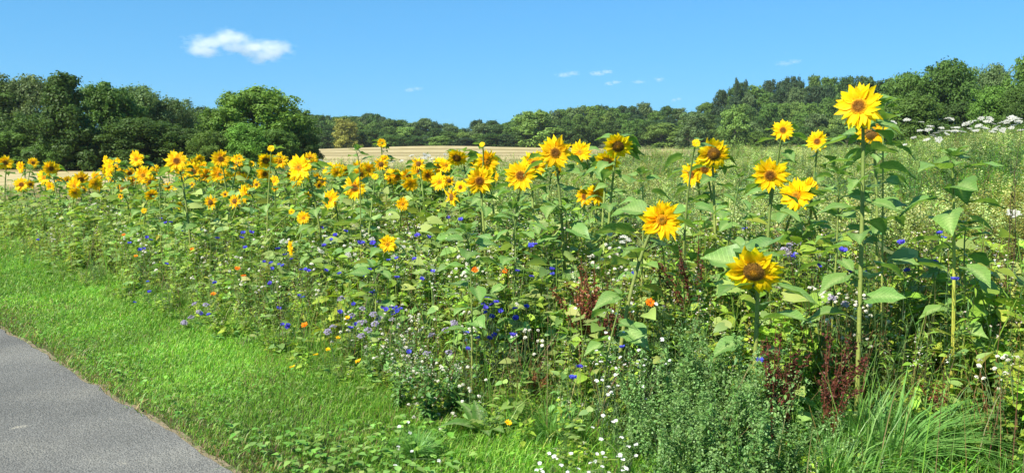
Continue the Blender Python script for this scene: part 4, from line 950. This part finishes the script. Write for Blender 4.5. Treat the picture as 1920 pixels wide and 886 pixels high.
for (u, v, L_) in [(457,517,'orange marigold above the other marigold at the left of the strip'),(400,551,'orange marigold at the front edge of the strip by the verge'),(571,609,'bright orange marigold low at the front, left of the pale lilac blooms'),(255,480,'tiny orange marigold far left in the leaf litter'),(445,503,'small deep orange marigold just left above the bright one'),(360,467,'small orange bloom left under the hedge row'),(1219,567,'orange bloom right of the seedling with two broad leaves'),(948,508,'orange marigold right of the stacked-leaf stem'),(890,506,'orange marigold half hidden by leaves of the stacked-leaf stem'),(232,440,'tiny orange bloom in the leaves at the far left')]:
    wild('marigold', u, v, .05 if v > 500 else .036, marig, 'leafy', L_, 'marigold', 'orange marigolds', .03)
for (u, v, L_) in [(548,688,'yellow bloom lowest in the verge grass'),(592,665,'yellow bloom on the verge, middle of the yellow three'),(615,655,'yellow bloom on the verge, right of the yellow three'),(672,677,'yellow bloom at the strip edge near the pale seed heads'),(634,633,'small orange-yellow bloom at the strip edge'),(652,596,'yellow bloom beside a blue cornflower at the strip edge'),(953,792,'yellow-orange bloom low in the grass at the bottom centre')]:
    wild('yellow_daisy', u, v, .035, yellow, 'leafy', L_, 'yellow flower', 'small yellow flowers', .05)
for (u, v) in [(625,613),(682,605),(345,605),(365,570),(386,572),(700,590),(735,600),(810,630),(850,605),(1480,460),(1470,470),(680,580),(660,592),(712,566),(640,560),(1495,455),(1365,470),(1560,560),(690,620),(836,620)]:
    wild('phacelia', u, v, .045, phac, 'corn', 'lilac-grey phacelia bloom ' + area(u, v), 'phacelia', 'phacelia ' + area(u, v), .03, n=2)
def spots(n, boxes):
    out = []
    for (u0, v0, u1, v1, m) in boxes:
        for i in range(m): out.append((rng.uniform(u0, u1), rng.uniform(v0, v1)))
    return out
for (u, v) in spots(0, [(640, 570, 800, 690, 20), (735, 670, 880, 780, 13), (880, 560, 1010, 640, 10), (1540, 530, 1660, 600, 14), (600, 400, 800, 480, 14), (400, 430, 600, 540, 16), (250, 420, 400, 520, 10), (60, 380, 250, 450, 12), (1100, 420, 1200, 540, 8), (1860, 640, 1915, 700, 4), (800, 440, 1000, 540, 10)]):
    wild('buckwheat', u, v, .017 if v > 500 else .024, buckw, 'heart', 'white-flowered buckwheat ' + area(u, v), 'buckwheat', 'buckwheat plants ' + area(u, v), .0, n=4 if v > 500 else 3)
for (u, v) in spots(0, [(1000, 845, 1200, 884, 17), (1110, 630, 1220, 720, 10), (1075, 560, 1190, 640, 9), (1100, 760, 1180, 840, 3), (700, 790, 780, 850, 4), (1120, 700, 1250, 790, 4), (1180, 560, 1260, 680, 4)]):
    wild('white_campion', u, v, .020, campion, 'corn', 'small white campion ' + ('in the grass at the bottom edge' if v > 770 else area(u, v)), 'white campion', 'white campions ' + ('at the bottom edge' if v > 770 else area(u, v)), .03, n=2)
def drift(u, v):
    return ('left outliers' if u < 1715 else 'left part of the drift' if u < 1765 else 'below the domed tree' if u < 1815 else 'right of the domed tree' if u < 1865 else 'right end') + (', upper fringe' if v < 233 else ', centre' if v < 246 else ', lower fringe')
HOG = [(1675,230),(1728,229),(1745,237),(1765,240),(1783,224),(1795,239),(1810,233),(1820,229),(1835,236),(1850,228),(1862,232),(1878,230),(1890,226),(1900,235),(1910,229),(1915,244),(1880,243),(1860,247),(1830,245),(1805,247),(1775,251),(1750,255),(1682,268),(1695,272),(1700,225),(1713,258),(1840,222),(1870,238),(1790,246),(1818,241),(1848,240),(1905,222),(1725,245),(1738,262),(1760,262)]
for (u, v) in HOG + [(uu + rng.uniform(-9, 9), vv + rng.uniform(-6, 7)) for uu, vv in HOG[2:22]]:
    wild('wild_carrot', u, v, .085, umbels, 'hog', 'white umbel of wild carrot on the bank, ' + drift(u, v), 'wild carrot', 'wild carrots on the bank, ' + drift(u, v), d=rng.uniform(10.0, 12.5), face=.45)
for (u, v, L_) in [(1900,400,'single white umbel low at the right edge'), (1898,222,'tallest white umbel near the right edge')]:
    wild('wild_carrot', u, v, .12, umbels, 'hog', L_, 'wild carrot', d=7.5 if v > 300 else 12, group='wild carrots standing apart', face=.5)
for (u, v) in spots(0, [(600, 300, 625, 312, 5), (770, 290, 830, 300, 7), (690, 300, 760, 312, 5), (1130, 430, 1190, 460, 5), (820, 285, 900, 296, 5), (500, 440, 760, 480, 10)]):
    far_ = v < 320
    wild('yarrow', u, v, .10 if far_ else .05, umbels, 'hog' if far_ else 'corn', 'white yarrow head ' + ('far off before the stubble field' if far_ else area(u, v)), 'yarrow', 'yarrow ' + ('before the stubble field' if far_ else area(u, v)), d=rng.uniform(15, 20) if far_ else None, face=.5)

# rusty seeding docks
def dock(seed, col):
    g = np.random.default_rng(seed); St, Sd = [], []
    for i in range(6):
        a = g.uniform(0, 6.28); l = g.uniform(.05, .35) * (i > 0); z0 = .35 * (i > 0)
        pts = [np.array([0, 0, z0]), np.array([math.cos(a) * l * .5, math.sin(a) * l * .5, z0 + (1 - z0) * .5 * g.uniform(.8, 1)]), np.array([math.cos(a) * l, math.sin(a) * l, (1 if i == 0 else g.uniform(.7, .95))])]
        St.append(tube(pts, [.007, .005, .002], 4, (.18, .06, .03)))
        m = 110; t = g.uniform(.3 if i == 0 else .25, 1, m); t = np.floor(t * 12) / 12 + g.normal(0, .012, m); p = np.stack([np.interp(t, [0, .5, 1], [q[k] for q in pts]) for k in range(3)], -1) + g.standard_normal((m, 3)) * .013
        Mx = np.einsum('nij,njk->nik', rz(g.uniform(0, 6.28, m)), rx(g.uniform(-1.5, 1.5, m))) * (.016 * g.uniform(.7, 1.4, m))[:, None, None]
        Sd.append(many(LP['dot'], Mx, p, np.array(col) * g.uniform(.6, 1.3, (m, 1))))
    return to_mesh('stalk', merge(St), M_plant), to_mesh('seeds', merge(Sd), M_plant)
docks = [dock(1, (.11, .034, .022)), dock(2, (.30, .11, .05)), dock(3, (.13, .05, .028))]
for (u, v, d, q, L_) in [(1455, 610, 3.75, 0, 'dark red dock left one below the big low sunflower'), (1483, 640, 3.8, 2, 'dark red dock, middle one below the big low sunflower'), (1553, 600, 3.8, 0, 'dark red dock with an upright spike, right one at the lower right'), (1568, 660, 3.7, 2, 'short dark red dock leaning by the upright spike'), (1090, 480, 5.0, 1, 'rusty orange dock left of the solitary large sunflower, left stalk'), (1115, 490, 5.1, 1, 'rusty orange dock left of the solitary large sunflower, tallest stalk'), (1140, 520, 4.9, 2, 'dark rusty dock between the orange docks and the seedling'), (1770, 690, 3.9, 1, 'thin rusty dock beside the foot of the tall headless stem'), (1310, 440, 5.2, 0, 'thin dark red dock stalk left of the tight group stems'), (1000, 690, 4.6, 1, 'low rusty dock head in the bottom centre grass')]:
    p = at_y(u, v, d); h = p.z; o = empty('dock_plant', (p.x, p.y, 0), rng.uniform(0, 6.28), (max(h, .45), max(h, .45), h)); add('stalk', docks[q][0], o); add('seeds', docks[q][1], o)
    tag(o, L_, 'dock', 'seeding docks')
# goosefoot bushes at the bottom centre right
def goosefoot(seed): return to_mesh('goosefoot', merge([herb(1.0, 9, 95, 'oval', .065, .6, (.15, .29, .07), (.16, .28, .09), .35, (-1, .6), 'dot', 30, .016, (.25, .42, .14), lo=.1, srad=.003, seed=seed), herb(.8, 12, 60, 'oval', .06, 1.0, (.17, .31, .08), (.16, .28, .09), .35, (-1, .7), 'dot', 34, .017, (.26, .42, .15), lo=.1, srad=.003, seed=seed + 50)]), M_weed)
gfm = [goosefoot(q) for q in range(4)]
for i, (u, v, d, L_) in enumerate([(1345, 590, 4.1, 'grey-green goosefoot bush directly left of the big low sunflower stem'), (1270, 620, 3.9, 'grey-green goosefoot bush below the solitary large sunflower'), (1395, 620, 3.7, 'goosefoot bush under the leaves of the big low sunflower'), (1200, 660, 3.8, 'goosefoot bush left end of the dense clump, among white campion'), (1320, 690, 3.45, 'goosefoot bush in the middle of the dense clump'), (1420, 700, 3.35, 'goosefoot bush at the right of the dense clump before the red docks'), (1250, 740, 3.35, 'low goosefoot bush at the bottom left of the dense clump'), (1365, 780, 3.15, 'low goosefoot bush at the bottom edge of the photo'), (1480, 740, 3.3, 'goosefoot bush at the right bottom of the clump beside the long grass')]):
    p = at_y(u, v, d); h = max(p.z, .2); o = add('goosefoot_bush', gfm[i % 4]); o.location = (p.x, p.y, 0); o.scale = (h * .8, h * .8, h); o.rotation_euler = (0, 0, rng.uniform(0, 6)); tag(o, L_, 'goosefoot', 'goosefoot bushes')
bush = [to_mesh('buckwheat_bush', herb(1.0, 12, 30, 'heart', .12, .75, (.13, .27, .06), (.24, .18, .08), .45, (-.5, .5), 'dot', 12, .022, (.72, .7, .6), lo=.05, srad=.005, seed=700 + q), M_weed) for q in range(3)]
for i, (u, v, h, L_) in enumerate([(800, 800, .42, 'dark leafy buckwheat bush with white flowers standing out into the verge'), (745, 770, .34, 'smaller buckwheat bush left of the one standing out into the verge'), (850, 785, .38, 'buckwheat bush beside the broad crinkled dock leaves'), (770, 735, .40, 'buckwheat bush just behind the one standing out into the verge'), (700, 720, .30, 'low buckwheat bush at the left end of the white-flowered clump')]):
    r_ = ray(u, v); p = Vector((0, 0, EYE)) + r_ * (-EYE / r_.z); o = add('buckwheat_bush', bush[i % 3]); o.location = (p.x, p.y, -.01); o.scale = (h * .75, h * .75, h); o.rotation_euler = (0, 0, i * 1.9); tag(o, L_, 'buckwheat', 'buckwheat bushes at the verge')
# arching grass tussocks at the lower right
def tussock(seed, n_, h):
    g = np.random.default_rng(seed); a = g.uniform(0, 6.28, n_); q = .09 * np.sqrt(g.random(n_)); P = np.stack([q * np.cos(a), q * np.sin(a), 0 * a], -1)
    c = np.array([(.12, .28, .06), (.17, .36, .08), (.22, .4, .1)])[g.integers(0, 3, n_)] * g.uniform(.8, 1.2, (n_, 1))
    return to_mesh('grass_tussock', blades(P, g.uniform(.45, 1, n_) * h, g.uniform(.008, .017, n_), a + g.normal(0, .5, n_), g.uniform(.3, 1.3, n_), c, 6, .9), M_grass)
tus = [tussock(q, 260, .66) for q in range(3)]
for i, (u, v, sc, L_) in enumerate([(1655, 900, 1.0, 'large arching grass tussock at the bottom right, left part'), (1730, 880, .85, 'arching grass tussock right of the largest one'), (1600, 860, .8, 'arching grass tussock left of the largest one near the docks'), (1810, 870, .7, 'lighter grass tussock towards the right bottom corner'), (1880, 905, .7, 'grass tussock in the right bottom corner'), (1560, 930, .7, 'grass tussock cut by the bottom edge beside the goosefoot'), (1540, 790, .7, 'grass tussock with pale blades at the foot of the docks'), (1500, 800, .6, 'short grass tussock left of the docks'), (1110, 800, .55, 'thin grass tussock in the bottom centre'), (1030, 830, .5, 'thin short grass tussock among dry stalks at the bottom centre'), (780, 860, .35, 'small grass tussock below the white buckwheat clump')]):
    r_ = ray(u, v); t_ = -EYE / r_.z; p = Vector((0, 0, EYE)) + r_ * t_; o = add('grass_tussock', tus[i % 3]); o.location = (p.x, p.y, -.01); o.scale = (sc, sc, sc); o.rotation_euler = (0, 0, i * 1.3); tag(o, L_, 'grass tussock', 'grass tussocks')
# broad-leaved burdock and bindweed
bd = [to_mesh('leaf', blade_leaf(1, .5, [.3, .85, 1, .95, .7, .35, .03], 5, .12, .55, back=.1, rise=.75, wave=.05, col=c, ribcol=(.25, .33, .14)), M_leaf, True) for c in [(.11, .23, .05), (.15, .28, .06)]]
for (u, v, sz, nl, L_) in [(905, 815, .20, 8, 'rosette of broad crinkled dock leaves at the bottom centre'), (1500, 760, .2, 5, 'broad-leaved rosette at the foot of the red docks'), (1895, 850, .24, 7, 'bright broad-leaved rosette at the right bottom corner'), (1845, 760, .2, 6, 'dark broad-leaved rosette right of the headless stem foot')]:
    r_ = ray(u, v); p = Vector((0, 0, EYE)) + r_ * (-EYE / r_.z); o = empty('broadleaf_rosette', (p.x, p.y, 0))
    for i in range(nl):
        add('leaf', bd[i % 2], o, Matrix.Rotation(i * 2.4 + rng.uniform(-.3, .3), 4, 'Z') @ Matrix.Translation((.02, 0, .02)) @ Matrix.Rotation(rng.uniform(-.7, .1), 4, 'Y') @ Matrix.Scale(sz * rng.uniform(.7, 1.2), 4))
    tag(o, L_, 'leafy weed', 'broad-leaved rosettes')
bw = to_mesh('bindweed', herb(.7, 3, 9, 'heart', .11, .25, (.12, .27, .05), (.16, .24, .06), .5, (-.3, .6), seed=77), M_weed)
for i, (u, v, d, L_) in enumerate([(1885, 640, 3.9, 'heart-leaved bindweed at the right edge above the grass'), (1912, 700, 3.7, 'lower heart-leaved bindweed cut by the right edge'), (1860, 560, 4.6, 'heart-leaved climber right of the headless stem')]):
    p = at_y(u, v, d); o = add('bindweed', bw); o.location = (p.x, p.y, 0); o.scale = (p.z / .7,) * 3; o.rotation_euler = (0, 0, i * 2.); tag(o, L_, 'bindweed', 'bindweeds at the right edge')
# dark willowherb spires at the right edge
wh = to_mesh('willowherb', herb(1.0, 1, 40, 'lance', .07, .05, (.07, .11, .035), (.14, .09, .05), .1, (-1, .3), srad=.004, seed=5), M_weed)
for i, (u, v, d, L_) in enumerate([(1905, 235, 6.0, 'tall dark willowherb spire at the right edge'), (1898, 330, 5.2, 'shorter dark willowherb spire left of the tall one'), (1848, 330, 7.5, 'thin dark willowherb between headless stem and right edge'), (1915, 300, 5.0, 'dark willowherb cut by the right edge')]):
    p = at_y(u, v, d); z0 = float(terr(p.x, p.y)); o = add('willowherb', wh); h = p.z - z0; o.location = (p.x, p.y, z0); o.scale = (1, 1, h); o.rotation_euler = (0, 0, i); tag(o, L_, 'willowherb', 'willowherb spires')
